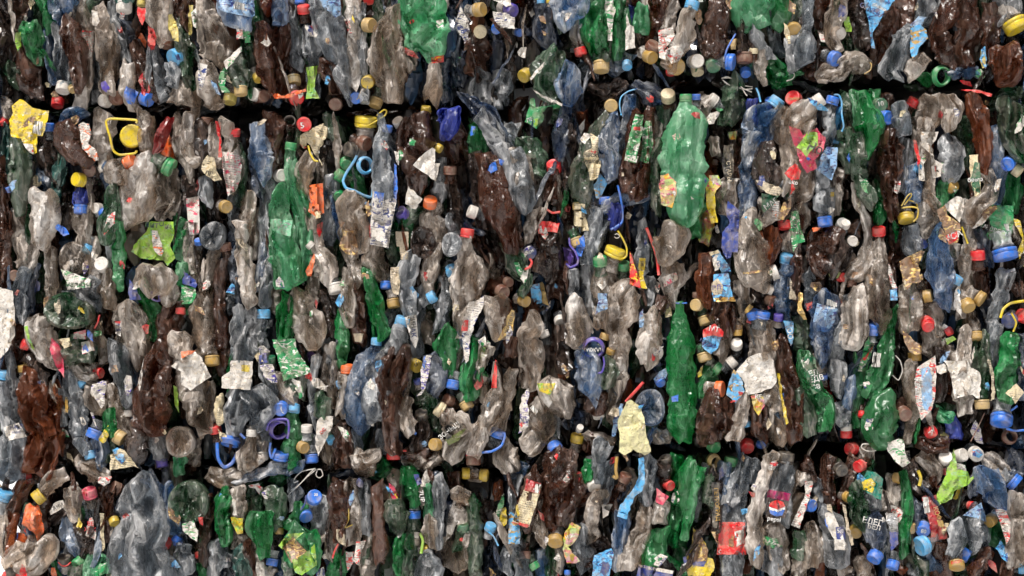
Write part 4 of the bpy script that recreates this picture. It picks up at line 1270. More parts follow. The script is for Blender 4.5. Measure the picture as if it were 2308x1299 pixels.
p blp 0 905,140 990,140 1000,210 920,230
p whp 0 920,240 1050,230 1100,410 1040,420 960,350
t IV|1065,400,50,0,nvy
c dgn 1035,175,48 90 20
b clr 0 1150,370,60 1180,480,90 1250,550,80
c ble 1135,680,72 -120 75
t (|1140,690,80,20,whi
c sky 1265,685,60 -90 25
b gry 0 900,830,60 980,900,50 1000,1100,40
c pur 1120,890,100 -30 60 d=open dark violet jug neck beside blue cap
H pur 18 990,900 1010,830 1060,790 1200,790 1215,900 1200,980
c ble 1130,1150,85 80 10
H ble 18 1080,1080 1040,1180 1020,1100 1030,1020
b nvy 1 1180,600,90 1130,750,80
b grn 0 1250,760,50 1260,900,60 1290,980,40
b grn 0 1240,1010,50 1240,1120,80 1260,1230,70
l whg 1070,1230 1250,1200 1300,1270 1180,1280
b dgn 0 1280,350,100 1300,430,90 1320,520,40
p grn 0 1290,460 1350,450 1350,560 1320,580
b gry 0 1500,150,50 1460,350,40 1440,550,40 1470,750,40 1480,900,20 d=curved blue grey tube like bottle edge
h wht 8 1490,465 1550,460 1615,450
b clr 0 1640,100,60 1650,300,80 1660,450,60 1690,600,40
b dgn 0 1560,550,70 1560,680,80 1540,780,60 d=dark green bottle showing yellow fragments inside
l och 1480,590 1520,640 1555,680 1500,695
b drk 1 1380,650,60 1400,780,60
c wht 1395,875,58 90 8
b dgn 0 1390,960,60 1380,1020,50
c och 1360,1070,60 -20 50
b gry 0 1460,1000,40 1440,1090,50
c ble 1445,1190,66 -85 10
p wht 0 1500,800 1570,750 1665,755 1660,840 1590,990 1510,1160 1480,1050 1490,900 d=torn white label piece with red letters
t ос|1555,905,60,50,red
c sky 1645,1000,48 -60 40
b brn 0 1740,880,60 1740,1050,60 1740,1200,60
b clr 1 1560,1000,60 1600,1150,60
b drk 1 1680,1150,80 1640,1250,80
b pur 1 1440,150,50
b clr 0 1770,720,50
@ 760 770 4.48
c org 100,270,66 90 8
b clr 0 80,360,60 90,480,60 60,620,50
l bls 190,230 270,220 320,320 270,380 170,340
t ФРУК|225,290,50,-35,whi
l wbar 320,315 370,315 350,425 305,415
c yld 800,245,66 -30 40
t ос|800,220,56,70,blk
b clr 0 730,230,30 690,420,40 640,600,50 620,800,50
b clr 0 720,560,50 680,700,80 700,850,80 730,960,50 d=yellowed clear bottle lying along a brown one
h ble 20 700,870 750,900 800,935
b nvy 0 960,160,90 1010,280,100 1020,420,80 950,520,70 d=glossy navy bottle covered with reflections
p whp 0 840,290 900,140 955,140 900,440 850,540 800,555 850,500
p ble 0 880,150 900,150 890,280 860,240
c blp 810,400,40 100 20
b dgn 0 860,580,50 900,700,60
c drk 850,740,66 100 40
b drk 0 860,850,60 860,950,80 820,1030,50
c brn 1120,590,62 150 40
b drk 0 1320,580,60 1310,540,60
c tan 1310,650,66 -60 15
b clr 0 1100,700,60 1130,780,100 1250,860,120 1320,900,60 d=clear bottle shoulder with black lettered label, cream cap c=0
c cre 1030,680,78 145 10
l blk 1050,880 1190,790 1260,860 1110,1000
t ЗОНЬЩИ|1145,890,62,38,whi
l olv 1090,990 1230,910 1300,880 1230,1000 1130,1050
c och 985,1040,62 170 55
b brn 1 1060,1030,60
b brn 0 860,1150,90 800,1180,90 740,1120,60
h red 14 640,1100 700,1105
b gry 0 680,1170,40
b clr 0 1590,250,20 1600,450,60 1560,650,90 1480,850,90 1400,1050,80 1370,1150,70 d=slender clear bottle sweeping down left to brown cap
c brn 1375,1205,75 -88 8
l red 1600,180 1615,200 1610,470 1555,470
b clr 0 1460,320,50 1480,450,70 1500,600,50 d=clear bottle part with a round green and white disc
c wht 1440,350,66 150 60
l grn 1450,310 1500,300 1530,360 1470,350
b clr 0 1750,350,60 1720,550,50 1680,750,60 1640,850,60
b clr 0 1380,900,70 1220,1050,90 1160,1150,70
h ble 18 1530,900 1690,930 1660,1050 1560,1110 1450,1120
c ble 1620,920,80 70 10
b clr 0 1740,1060,60 1700,1160,110 1740,1250,90
b clr 0 220,1100,60 200,1200,80 330,1180,90 400,1150,60 d=dirty crumpled paper like bottle piece
l whg 270,990 400,1080 480,1190 400,1240 330,1120
b brn 0 60,900,50 70,1050,80 60,1200,60
b gry 0 440,950,40 450,1070,50
b gry 0 190,950,50 200,1070,40
b clr 1 20,500,30 10,800,40
b dgn 1 960,600,60 1000,850,50
b clr 0 1480,100,60 1400,400,20
b drk 1 1680,200,70 1700,500,60
@ 1140 730 4.48
c wht 390,110,52 -70 10
b drk 1 420,250,60 430,450,60
b brn 0 60,280,60 70,200,70
b drk 1 620,300,60 620,550,80 660,750,70
b amb 1 545,330,25 560,550,25
c pur 885,250,105 -100 80 d=round dark violet disc with a ring of white lettering
t НАЖМИ|880,260,52,180,whi
H pur 14 780,320 760,420 790,500 850,515 880,530 920,500 970,490 995,410 985,330
b blu 0 720,260,50 830,400,130 850,550,140 820,700,100 d=pale blue crumpled bottle under a violet disc
c tan 1000,125,50 70 5
c och 1060,275,45 80 20
b dgn 0 1060,350,60 1060,500,80 1020,640,60 d=dark green slim bottle with diamond fold
b clr 0 480,580,110 500,700,170 580,850,130 600,950,60 d=crumpled dusty bottle with yellow flower print
l ylg 315,600 500,600 470,690 440,720 340,680
l wht 360,730 440,730 470,790 430,850 380,800
p whp 0 165,720 230,650 240,700 215,800 240,950 230,1040 125,1110 150,950 140,850 d=narrow white water label with yellow tips
t АК|190,970,74,175,nvy
l wbar 245,850 275,820 325,880 300,925
b clr 0 290,820,60 320,950,100 420,1010,100 300,1150,110 220,1250,110 d=whitish crumpled bottle coated with frost
c wht 935,920,60 -75 25
b brn 0 870,790,60 960,740,60 930,850,60
b dgn 0 1020,850,40 1030,980,40
b clr 0 1100,650,50 1090,800,60 1080,950,40
h red 22 1390,590 1300,690 1210,790
p bls 0 1160,800 1190,810 1150,1000 1110,1130 1070,1150 1080,980
p crm 0 1220,790 1260,765 1370,850 1400,980 1420,1120 1465,1290 1400,1330 1290,1270 1200,1330 1140,1290 1150,1100 1130,980 d=pale yellow crumpled paper sheet hanging over gap
b blu 0 1440,640,110 1440,780,150 1480,900,140 1470,1060,60 d=blue clear round bottle base with fine radial ribs
c ble 1560,590,50 -60 50
b clr 0 1560,1130,100
b brn 1 1610,1000,50
c ble 505,1265,76 -60 50
t (|510,1290,80,20,whi
c yld 720,1150,66 80 12
b brn 0 860,1150,50 880,1250,60
b clr 0 860,1140,60 1000,1200,70
c wht 750,1050,35 70 60
b blu 1 650,1000,60
b drk 1 780,650,80 800,980,80
@ 1520 730 4.48
p skb 0 290,90 480,130 440,240 370,310 280,230 d=bright blue and red carbonated drink label
t Малино|340,190,44,-20,nvy
c tan 305,340,68 -75 10
b drk 0 330,280,60
c och 638,95,46 -90 0
b drk 1 250,150,50 240,230,50
c wht 628,205,60 100 55
b drk 0 620,280,50 615,300,40
c wht 585,385,62 40 8
b clr 0 520,100,60 470,300,60
c grn 445,455,62 -40 12
b grn 0 370,480,60 310,600,70 290,680,50
p yll 0 235,500 290,420 280,520 240,545
c org 465,660,82 0 25
b clr 0 370,660,50 400,750,70
b brn 0 380,780,80 370,950,140 360,1120,140 340,1190,80 d=folded brown bottle below an orange cap
b brn 0 510,820,70 520,950,80 560,1060,40
b clr 0 700,700,50 680,850,70 660,1020,60 610,1150,80 d=small dusty bottle bottom standing on the bale edge
b clr 0 900,150,110 900,250,110 930,500,100 1000,750,80 1020,950,100 1040,1130,100 1050,1200,50 d=long dusty bottle wrapped with blank white label
p wht 0 640,460 730,350 820,310 930,280 1000,370 1035,590 980,650 880,690 730,725 710,600 650,525 570,575 d=blank white label torn like a bird wing
p blo 0 600,460 680,560 710,680 620,800 520,720 550,600
c ble 1000,280,40 0 10
b nvy 0 650,400,70
b brn 0 850,870,70 860,1000,80 870,1100,50
p mul 0 770,730 820,700 900,740 915,830 850,930 800,860 d=colourful sunflower label fragment
t КЕ|850,740,56,0,whi
c sky 738,1020,42 -80 10
p yll 0 1035,500 1060,500 1100,780 1130,880 1155,1000 1130,1020 1100,900 1070,700
l ble 1075,700 1105,700 1110,780 1085,790
b brn 0 1070,150,60 1120,400,80 1180,600,100 1220,800,110 1230,1000,90 1210,1180,60 d=tall brown bottle with purplish sheen
p skb 0 1110,-20 1200,-20 1195,200 1170,230
t ОО|1165,100,70,-85,whi
b grn 0 1320,300,60 1330,450,90 1400,650,110 1500,800,100 1530,950,90 1500,1080,60 d=dark green bottle with white bear beer label
l dgn 1270,340 1420,340 1480,680 1390,720 1350,600
l whg 1275,350 1370,345 1340,480 1300,440
t БЕЛ|1380,505,72,15,whi
t МЕДВ|1400,565,72,15,whi
t СВ|1430,640,60,10,whi
b dgn 0 1240,650,50 1320,800,70 1370,950,80 1360,1120,60 d=slim green bottle flank with cold sheen
b blu 0 1500,0,110 1490,130,100 1480,300,60
c red 1550,340,45 -20 30
c ble 1510,530,40 90 20
b red 0 1540,650,30 1570,770,40
t МИН|1545,720,40,60,whi
b gry 0 1700,850,80 1700,980,60 c=0
c wht 1735,1050,55 -90 0
c red 1735,1120,60 -90 0 d=red sports cap with white rim pointing down
b blu 0 1770,550,50 1770,700,60 1740,830,40 d=slim bright blue tinted bottle edge
c red 735,1240,70 -90 60
c grn 400,1240,65 -30 50
c ble 880,1220,45 0 60
b drk 1 1100,1200,80
c red 1760,1250,40 180 40
b clr 0 1450,350,40 1470,550,50
b clr 0 850,850,50 950,700,60
b drk 1 250,1200,60
@ 1900 730 4.48
b grn 0 470,60,40 440,250,90 390,450,110 330,620,110 260,720,70 d=green bottle with red white stripe and barcode label
l grw 260,125 340,130 240,480 150,480 190,350 220,200
l wht 230,170 325,175 320,215 225,205
l red 310,215 230,370 175,375 250,300
l wbar 310,285 385,300 375,440 285,430
b nvy 0 400,100,50 320,280,40 280,400,30
b grn 0 170,420,60 160,600,60 140,800,50 130,980,30
b grn 0 480,700,60 400,820,140 370,1000,190 400,1150,150 480,1200,50 d=large deep green bottle end with smooth folds
b blu 0 200,350,50 90,480,60 50,650,50 50,850,40
c red 195,920,44 -100 20
c ble 310,80,50 90 10
h wht 8 500,520 560,570 600,480 580,380 530,320
h wht 12 420,1220 330,1280 240,1285 185,1250 200,1215 300,1215 420,1225 d=white twine loop lying in the gap
p whg 0 420,1220 560,1160 610,1170 630,1300 680,1400 600,1450 520,1380 450,1290 d=crinkled white green label wedged in the gap
t БЕЛ|655,1330,46,-80,blk
b brn 1 590,820,80
c brn 620,910,72 -60 70
b clr 0 690,400,70 660,620,60 720,860,60 690,1000,60 650,1180,40 d=clear bottle with red and blue lettered label
p rwh 0 750,440 860,370 930,320 940,500 930,750 890,880 790,975 740,800 720,600 d=pointed red label with white vertical lettering and blue centre
l blu 790,450 870,430 900,560 900,780 850,880 800,840 790,620
t КРЕПКОЕ|762,710,66,-82,whi
b drk 0 970,310,50 980,550,50 960,750,40
b clr 0 870,120,50 880,250,70 950,350,50
c red 855,20,62 -90 60
p lim 0 1030,150 1110,120 1145,155 1050,215
c red 1075,75,45 30 30
b clr 0 1240,60,60 1230,250,70 1200,450,90 1210,700,100 1240,900,90 d=tall clear bottle wrapped in bright white label
p wht 0 1020,375 1260,375 1290,440 1380,490 1395,560 1380,765 1310,720 1250,720 1130,760 1100,600 1080,500 1040,400 d=bright white label wrapped round a clear bottle
p wht 0 940,430 1020,400 1060,440 1050,490 990,510 950,490
c och 725,340,66 -88 5
p brl 0 600,60 700,150 790,230 790,300 740,320 670,280 620,180
c och 1350,130,60 -90 20
b dgn 0 1440,100,40 1430,350,60 1420,550,60 1410,740,65 d=straight dark green bottle with cream cap pointing down c=0
c tan 1405,820,74 -88 5
b gry 0 1530,50,60 1520,250,60 1500,400,30
p crt 0 1460,350 1490,370 1530,550 1530,760 1490,780 1500,560
b grn 0 1680,120,110 1700,350,110 1640,550,110 1640,750,60 d=tall olive green bottle in shade near the right edge
b nvy 0 1800,150,60 1800,400,70 1800,700,60
p cre 0 1640,700 1750,605 1825,690 1740,810 1690,740 d=small kraft label square with emblem
c ble 1600,980,112 -100 25 d=ribbed dark blue jug cap with a curved handle
H ble 16 1690,880 1760,830 H
H ble 16 1650,1060 1740,1080 1830,1075
c brn 1685,1140,72 60 70 d=open brown bottle mouth ring near the lower right
b blu 1 1780,1200,70
c red 890,1090,64 30 45
t А|890,1095,70,-30,whi
c tan 1010,1160,66 -30 10
b drk 0 950,1080,50
b brn 0 770,1180,60 900,1220,90 1060,1200,70 d=brown bottle lying flat above three white caps
b ble 0 1090,970,60 1110,1080,50
b lgn 0 1010,920,50 1060,950,50
b brn 0 1060,560,50 1060,650,50
b dgn 1 1050,850,60
h brn 8 1290,1190 1380,1010 1430,900
b dgn 0 1360,260,50 1350,400,50
b clr 0 1060,250,60 1080,330,50
@ 0 1020 4.655
c red 260,270,64 170 45
b gry 0 60,100,110 40,230,100 d=grey bottle bottom at the left photo edge
c sky 45,430,105 65 10 d=large bright blue cap at the left edge
b brn 0 270,300,60 200,420,80 130,600,70 d=amber bottle folded into a flat strip
b amb 0 140,640,50 130,800,60 110,950,45 70,1060,20 d=thin amber strip hanging down the left edge
b clr 0 30,650,60 40,850,60 20,1000,40
c yld 400,470,78 -140 10
b clr 0 450,410,60 530,310,100 620,250,80 700,230,60 c=0 d=clear bottle leaning left with ribbed cream cap
c grn 290,585,58 160 30
b org 0 340,560,60 350,700,90 400,820,60 410,890,20 d=bright orange crumpled plastic piece
c org 235,905,66 -110 15
b nvy 0 270,740,50 340,860,60 400,990,40
b brn 1 450,520,80 450,700,60
b drk 1 560,750,70 560,850,60
p wht 0 560,540 660,500 680,570 600,620 530,660 520,620 d=small white label with bold letters
t АНИ|610,570,52,25,blk
b drk 0 660,620,50 600,680,50
b clr 0 740,340,60 770,470,100 770,600,90 790,690,40 d=dark smoky clear bottle between small labels
c pnk 940,420,76 100 20 d=pink sports cap with frosted spout
b gry 0 960,500,60 970,620,50 1010,700,60
b grn 0 890,620,60 880,700,50
p whr 0 940,690 970,680 1010,870 1000,920 900,870 910,780 d=white label with red script in a dark hollow
t ВЕ|950,750,56,0,red
t ЖСК|945,810,50,0,red
b blu 0 700,730,50 720,850,80 780,980,80 820,1080,30 d=dark blue bottle with two glints in a hollow
b drk 0 850,780,60 900,950,80 1000,1020,50
b brn 0 1100,430,60 1110,600,60 1120,850,60
p cre 0 1045,640 1090,640 1090,800 1100,1000 1075,1040 1060,900
c yld 1200,730,55 -60 40
c brn 1210,370,66 150 30
p rwh 0 1030,260 1170,250 1150,320 1090,360 1030,320
b clr 0 860,150,60 960,170,90 1060,230,80 1140,260,60 d=beige clear bottle chunk under a sky blue cap
b gry 0 1420,300,150 1450,430,200 1480,600,230 1470,800,260 1450,1000,290 1480,1200,330 1500,1400,330 d=enormous grey wrinkled bottle filling lower left
b blu 0 1560,280,60 1650,400,60 1720,600,40 1730,700,20
b clr 0 1230,800,40 1200,1000,60 1170,1290,60
b drk 0 1700,780,60 1760,720,60
c red 1745,945,60 60 50
c ble 1850,920,50 -120 20
b gry 0 1740,200,30 1750,400,40 1780,600,40
b clr 0 430,900,60 470,950,150 350,1080,170 200,1150,170 180,1260,100 d=large rosy clear bottle at the lower left corner
c drk 680,1120,72 95 30
h red 10 610,1150 650,1190 700,1190 745,1150
c grn 820,1165,66 -130 40
b lgn 0 1030,1080,110 1000,1200,130 1000,1320,120 d=pale green flat bottle at the bottom edge
b dgn 0 820,1260,60 820,1330,60
b drk 1 740,1180,60
c drk 115,1250,60 90 5
c red 190,1290,45 90 5
p org 0 540,1210 590,1210 600,1299 540,1299
b clr 1 1850,150,60 1830,380,50
b drk 2 500,900,60 600,1050,60
c pur 1690,130,0 0 0
@ 380 1020 4.655
b dgn 0 230,330,100 210,430,190 210,560,190 200,700,100 d=dark green round bottle base with star ribs
b blu 0 0,350,30 10,600,50 50,800,60
p whg 0 140,750 260,715 310,820 300,940 230,900 150,820 d=silver white scrap printed with grass strokes
p red 0 310,680 360,680 360,770 330,750
b brn 0 420,450,40 400,650,70 380,850,80 370,1000,60 380,1150,50 d=slender dark brown bottle tapering upward
c ble 95,920,56 100 20
b gry 0 140,960,80 160,1100,110 180,1260,100 d=grey blue bottle with diamond folds at bottom edge
c red 320,1080,45 -80 20
b grn 0 370,1180,50 370,1280,50
b grn 0 600,360,40 580,500,80 550,650,70 590,820,80 600,930,60 d=emerald green bottle wrinkled into a lumpy column
b clr 0 730,350,80 710,500,100 720,640,100 740,690,50 d=muddy clear bottle base beside green column
p ylg 0 650,680 780,690 780,850 720,860 680,780
b clr 0 740,880,80 740,960,70
b gry 0 530,900,80 510,1050,110 530,1250,110 d=light grey clear bottle with vertical facet
b gry 0 660,1080,50 700,1250,60
b tea 0 745,990,60 740,1060,62 760,1200,80 800,1350,90 d=teal green bottle neck with white ring
h wht 10 690,1100 740,1125 800,1110
b brn 0 830,980,40 840,1150,50 880,1280,50
b dgn 0 900,370,60 900,500,70 900,670,70
p whr 0 835,340 945,320 990,370 970,460 910,380 850,370
b dgn 0 1090,370,80 1120,500,110 1130,700,90 1160,800,50 d=flat dull green bottle sheet folded straight
b grn 0 970,650,120 960,770,140 980,920,100 1020,1090,50 d=green bottle folded sharply into a pointed flag
b clr 0 840,800,30 900,950,50 960,1150,50 1000,1290,50
p wht 0 920,1150 1000,1150 1010,1299 920,1299
c ble 1085,1155,60 -100 10
b clr 0 1100,1240,50
b clr 0 420,220,80 560,280,100 650,270,100 800,280,60 d=brown tinged clear film lying along the gap
b blu 0 700,290,30 950,220,60 1180,160,70 1350,160,60 1420,100,20 d=long blue clear film stretched under the bale
b grn 1 1170,280,90
c och 1160,830,50 -90 10
b gry 0 1290,300,50 1320,440,80 1300,560,40 d=silvery crinkled bottle beside white cord
h wht 8 1540,170 1400,200 1330,260 1310,320 1360,300
h wht 8 1550,180 1450,260 1350,360 1260,440
h wht 8 1530,170 1470,230 1380,330 1280,400
h wht 9 1560,180 1600,180 1620,240 1580,270 1545,240 1560,190
c ble 1530,470,80 60 60
t 30|1545,445,40,-5,whi
h blp 12 1440,450 1430,540 1370,620 1330,560
c ble 1435,660,74 -60 55
b grn 0 1400,540,60 1350,660,60 1260,780,60 d=green bottle piece behind two blue caps
b grn 0 1380,780,130 1400,900,190 1400,1080,200 1420,1250,140 d=wide green bottle with lime smear and torn brown sticker
l lim 1150,980 1250,860 1420,840 1350,900 1230,960 1200,1020
l lim 1290,1130 1440,1050 1530,960 1560,1180 1400,1290 1330,1260
l brl 1200,1000 1300,880 1450,1040 1290,1160 1240,1080
b gry 0 1600,520,80 1600,700,90 1560,800,50
b brn 0 1750,350,70 1770,500,90 1790,700,80 1800,880,50 d=brown bottle with tangled sharp folds
b clr 0 1640,880,50 1700,850,60 1720,1050,60
h red 14 1780,960 1740,1040 1720,1110
b grn 0 1790,1080,60 1770,1250,90
b dgn 0 1250,1150,50 1270,1260,50
b drk 1 1450,300,110
b drk 1 1570,1000,50
b drk 1 200,200,100 100,300,60
p wht 0 1580,1220 1630,1200 1640,1299 1560,1299
@ 760 1020 4.655
b brn 0 30,350,60 60,550,70 40,750,60 10,880,40
b clr 0 130,280,50 130,400,60 200,600,50 180,800,70 160,950,70 d=dusty clear bottle with a yellow loop at its side
b gry 0 280,300,70 290,500,70 290,700,60 290,850,40 d=crackled silver grey bottle under green film
p rwh 0 90,1040 180,1040 170,1160 110,1240 90,1140
p rwh 0 200,940 300,920 250,1060 240,1200 170,1140 d=small white label strip with red digits
t 198|230,1080,46,80,red
h yld 10 120,590 120,700 80,790 160,760
b brn 0 420,350,60 420,550,60 440,750,60 450,950,80 440,1150,60 d=long straight reddish brown bottle in lower middle
b clr 0 340,900,50 330,1100,70 320,1280,60
p pnk 0 540,320 600,360 640,440 610,520 560,470 d=scrap with pink and yellow letters
t T|620,460,70,30,yll
b clr 0 600,270,70 650,380,60 520,430,50
b grn 0 740,180,90 760,330,90 800,470,70 810,550,60 c=0 d=bright green bottle, blue cap pointing down
c ble 812,660,64 -88 5
l blp 800,230 850,230 890,320 840,350
p blk 0 855,370 905,350 915,560 880,560 d=narrow vertical label with white lettering
t 7UP|882,460,70,-80,whi
b lgn 0 945,400,30 960,550,35 950,680,40
b dgn 0 600,520,90 610,640,130 640,780,90 620,870,40 d=round olive green bottle belly in lower middle
b dgn 0 800,720,60 800,800,60
b grn 0 680,850,40 650,1000,80 650,1200,60 660,1350,40 d=lime tinted green bottle flank
b dgn 0 760,900,40 750,1080,60 730,1280,60
h lim 22 870,850 900,930 880,1060
c yld 935,1010,40 0 10
c drk 820,960,55 -90 20
b gry 0 1060,230,40 1080,400,80 1070,600,60 1070,800,50 1070,1000,40 d=silver clear bottle with straight flutes
b clr 0 980,700,90 980,850,90 990,960,60 d=clear bottle piece with faded red print
b gry 0 980,1060,90 960,1200,140 960,1320,130 d=round silver bottle end at bottom edge
b brn 1 1230,250,60 1270,420,60 1290,520,40
c yld 1545,240,66 -5 8
c yld 1345,220,62 180 5
b clr 0 1450,230,60 1400,230,60
p clr 0 1220,500 1300,540 1370,650 1360,740 1250,760 1180,900 1130,950 1160,700 d=dirty torn label with a blue corner
b dgn 0 1420,550,60 1440,800,70 1450,1050,70 1440,1280,60
c dgn 1320,780,60 90 20
b dgn 0 1320,860,60 1290,950,50
b clr 0 1370,850,30 1330,1000,60 1330,1200,70 d=grey green mottled bottle standing at bottom
b clr 1 1150,950,50 1180,1150,60
l ble 1330,580 1390,640 1390,690 1340,680
b drk 1 1560,500,60 1600,620,60
b amb 1 1700,360,40 1700,430,40
p grw 0 1750,420 1750,550 1680,720 1650,680 1700,520
c sky 1610,780,60 70 20
h sky 12 1580,830 1640,880 1690,980
b brn 1 1530,800,30 1530,950,30
b nvy 1 1650,900,60 1640,1050,80 1620,1250,90
b gry 0 1780,1050,40 1760,1200,60
b clr 0 200,60,60 260,150,80 350,150,70
b grn 1 500,190,100 420,230,50
b clr 0 780,80,80 850,110,60
b clr 0 980,130,40 1050,60,60
b blu 0 1050,240,50
b nvy 1 1180,700,40
b clr 0 1360,460,60 1270,430,60
h red 8 1350,30 1500,30 1500,30
@ 1140 980 4.0725
c ble 480,130,0 0 0
b brn 0 290,340,55 250,440,75 220,600,90 160,830,80 c=0 d=slanted brown bottle with cream printed label
l cre 190,440 330,480 260,700 215,850 60,800 110,640
l mar 190,400 325,450 310,545 170,510
l wbar 275,450 325,460 300,540 240,520
l red 65,790 220,830 200,855 60,810
b brn 0 580,130,90 500,280,150 430,500,120 420,700,120 470,870,60 d=large glossy brown bottle with big angular folds
b brn 0 640,450,80 560,650,90 540,800,60
c red 645,395,56 180 60
c wht 805,465,64 -60 55
b gry 0 900,110,80 850,250,50 860,400,40
b gry 0 960,280,40 930,420,50 900,560,50
h och 22 1020,200 1010,320 1020,400 980,380
c brn 1095,390,58 70 20
b clr 0 300,600,50 310,780,80 330,950,50 340,1030,20 d=dusty clear bottle tapering downward
b gry 0 100,420,50 60,600,30 90,800,40
b blu 0 60,350,60 120,330,60
p blo 0 30,700 100,740 130,850 130,1000 20,1000
b grn 0 770,280,50 760,380,50
b gry 0 100,1020,60 150,1150,60 150,1299,70
c brn 175,1110,55 -90 10
c grn 265,1210,50 -60 10
b blu 0 320,1100,50 320,1280,60
c och 455,980,72 -100 50
b dgn 0 420,1100,50 410,1250,50
b clr 0 500,1080,40 480,1200,40
p mul 0 540,900 610,800 690,850 670,920 630,990 570,1030 680,1160 640,1180 560,1180 520,1050 d=green yellow red beer label torn in zigzag
t НОВ|590,935,40,20,whi
b gry 0 680,900,60 700,1050,70 730,1180,50
b clr 0 880,520,60 800,680,70 800,850,60 810,960,60 d=dusty clear bottle with a small white triangle label
l wht 880,640 980,640 940,740 890,770
b brn 0 960,520,60 960,620,50
b drk 0 840,990,80 870,1050,80
p skb 0 810,1110 970,1040 990,1100 950,1299 790,1299 d=turquoise label with navy diamond at bottom edge
l nvy 880,1180 940,1170 960,1240 900,1299 870,1250
p sky 0 1215,215 1265,205 1280,450 1250,520 1180,570 1110,780 1020,750 1050,640 1160,510 1220,400 d=bright blue twisted plastic strip
b blu 0 1060,720,60 1060,850,80 1040,1050,60 1000,1200,40 d=blue tinted clear bottle with smooth belly
b gry 0 1340,220,60 1310,350,80 1270,500,80 1300,620,50 d=crumpled silvery bottle beside a blue strip
c wht 1370,195,0 0 0
c drk 1470,230,56 110 25
b drk 0 1450,290,55 1440,360,50
c red 1500,465,50 -30 60
p pnk 0 1380,490 1500,570 1440,650 1380,620
b clr 0 1430,600,60 1420,720,90 1400,800,80 d=crackled smoky bottle base near green bottles
b clr 0 1270,680,60 1260,850,70 1200,1000,100 1130,1200,90 d=large beige clear bottle sloping to lower left
b grn 0 1430,880,80 1380,1000,90 1350,1120,110 1380,1200,150 d=vivid green bottle with navy label at bottom edge
l blp 1220,1190 1540,1260 1530,1299 1200,1299
l wht 1220,1190 1370,1220 1540,1250 1530,1280 1370,1250 1220,1215
b grn 0 1560,220,50 1560,500,60 1540,800,50 1510,950,60
c brn 760,110,50 0 40
b drk 1 790,550,60
b nvy 0 1100,500,30 1030,560,30
b brn 0 720,600,50 790,580,50
c ble 565,1260,30 90 0
b brn 0 790,1170,60
b clr 0 1270,200,40
@ 1520 980 4.0725
b grn 0 180,260,110 140,400,110 130,600,70 110,800,50 100,950,30 d=bright green bottle sheet with folded top corner
b gry 0 290,330,40 230,500,50 180,750,30
c tan 365,240,60 -30 60 d=open beige bottle mouth ring
b dgn 0 310,420,50 310,600,50
b drk 0 380,400,40 390,600,45 380,820,40
p blk 0 345,440 415,440 415,700 390,860 350,850 d=tall black label with vertical gold lettering
t ПЕТРОГРАД|390,640,48,-86,och
c grn 520,240,62 80 5
b blu 0 470,320,60 480,450,70 460,650,50
b gry 0 650,250,60 600,420,90 550,620,100 540,750,110 530,950,120 520,1150,110 530,1299,90 d=dusty clear bottle wearing a red cola label
l red 415,800 650,805 660,1100 390,1100 400,990
l brl 340,890 540,870 545,1030 400,1010
l wht 550,890 640,870 640,1000 570,1030
t CLASS|470,1075,46,0,whi
b gry 0 710,280,60 700,380,60
b clr 0 880,190,80 860,320,60 770,560,60 740,750,80 740,1000,85 760,1200,60 d=slender smoky bottle holding some liquid
b gry 0 1020,240,70 1010,310,80 980,420,120 960,600,140 940,780,110 d=clear bottle with magenta top label and round cola emblem c=drk,5
l mag 850,500 1070,540 1050,610 850,580
c red 0,0,0 0 0
p drk 0 845,580 1050,610 1020,760 900,800 840,760 d=black label with round cola emblem
l red 868,660 885,620 940,597 1000,620 1018,660 950,690
l ble 870,690 950,710 1015,685 990,740 930,750 880,725
l whi 868,660 950,690 1018,660 1016,685 950,712 872,692
t pepsi|915,775,58,-8,whi
p rwh 0 1200,430 1270,425 1240,600 1190,720 1150,860 1070,830 1130,700 1200,560 d=red and white label piece curving beside cola bottle
b clr 0 1150,600,50 1040,750,60
b clr 0 900,860,80 940,1000,80 990,1180,50
b gry 0 900,1080,70 890,1250,80
c red 670,110,62 -90 60
c grn 360,110,60 -60 60
b gry 1 800,90,40
b gry 0 1310,430,50 1320,600,50
c ble 1250,650,58 0 60
b dgn 0 1150,950,50 1150,1080,60
b drk 1 1080,950,60 1080,1100,70
b clr 0 1260,850,70 1280,1000,110 1280,1200,130 d=dull frosted clear bottle beside white foil
b gry 0 1360,720,70 1440,820,110 1500,1000,110 1500,1200,110 d=silvery clear bottle with white wrap and blue 5L mark
l wht 1380,720 1450,700 1600,1060 1470,1060 1470,960 1400,850
l blp 1480,850 1550,840 1580,960 1490,960
t 5л|1522,885,56,0,whi
p yll 0 170,850 260,960 290,1000 300,1130 350,1140 370,1220 330,1299 130,1299 100,1200 160,1000 d=torn yellow label with blue banner
l brl 170,900 230,900 310,1060 300,1160 165,1170
l blp 160,1160 300,1160 270,1210 170,1200
p blp 0 80,1130 160,1080 150,1180 90,1190
b brn 0 1420,240,60 1410,450,60 1420,600,40
p crt 0 1400,640 1440,640 1450,720 1400,690
b brn 0 1600,380,50 1560,600,40
p crt 0 1540,630 1570,650 1610,900 1629,1000 1590,900
b red 1 1480,620,30 1490,760,30
b drk 1 1530,330,60
c drk 1530,320,62 -60 70
c och 1590,570,45 0 60
b clr 0 1160,1150,50 1150,1260,60
b amb 0 1340,1200,30 1330,1280,30
b brn 1 660,1200,60
b dgn 1 60,1000,60 50,1150,60
b drk 1 250,850,60 270,700,50
b clr 0 1180,400,60
b brn 0 1210,310,60 1240,370,40
@ 1900 980 4.0725
c red 75,130,60 180 45
c red 150,290,56 200 40
b clr 0 190,170,60 200,240,40
h red 8 180,250 220,260
b brn 0 90,250,40 60,400,50 20,570,40
p tea 0 220,330 300,340 370,410 350,600 270,560 150,490 180,400 d=dark teal juice label with yellow fruit
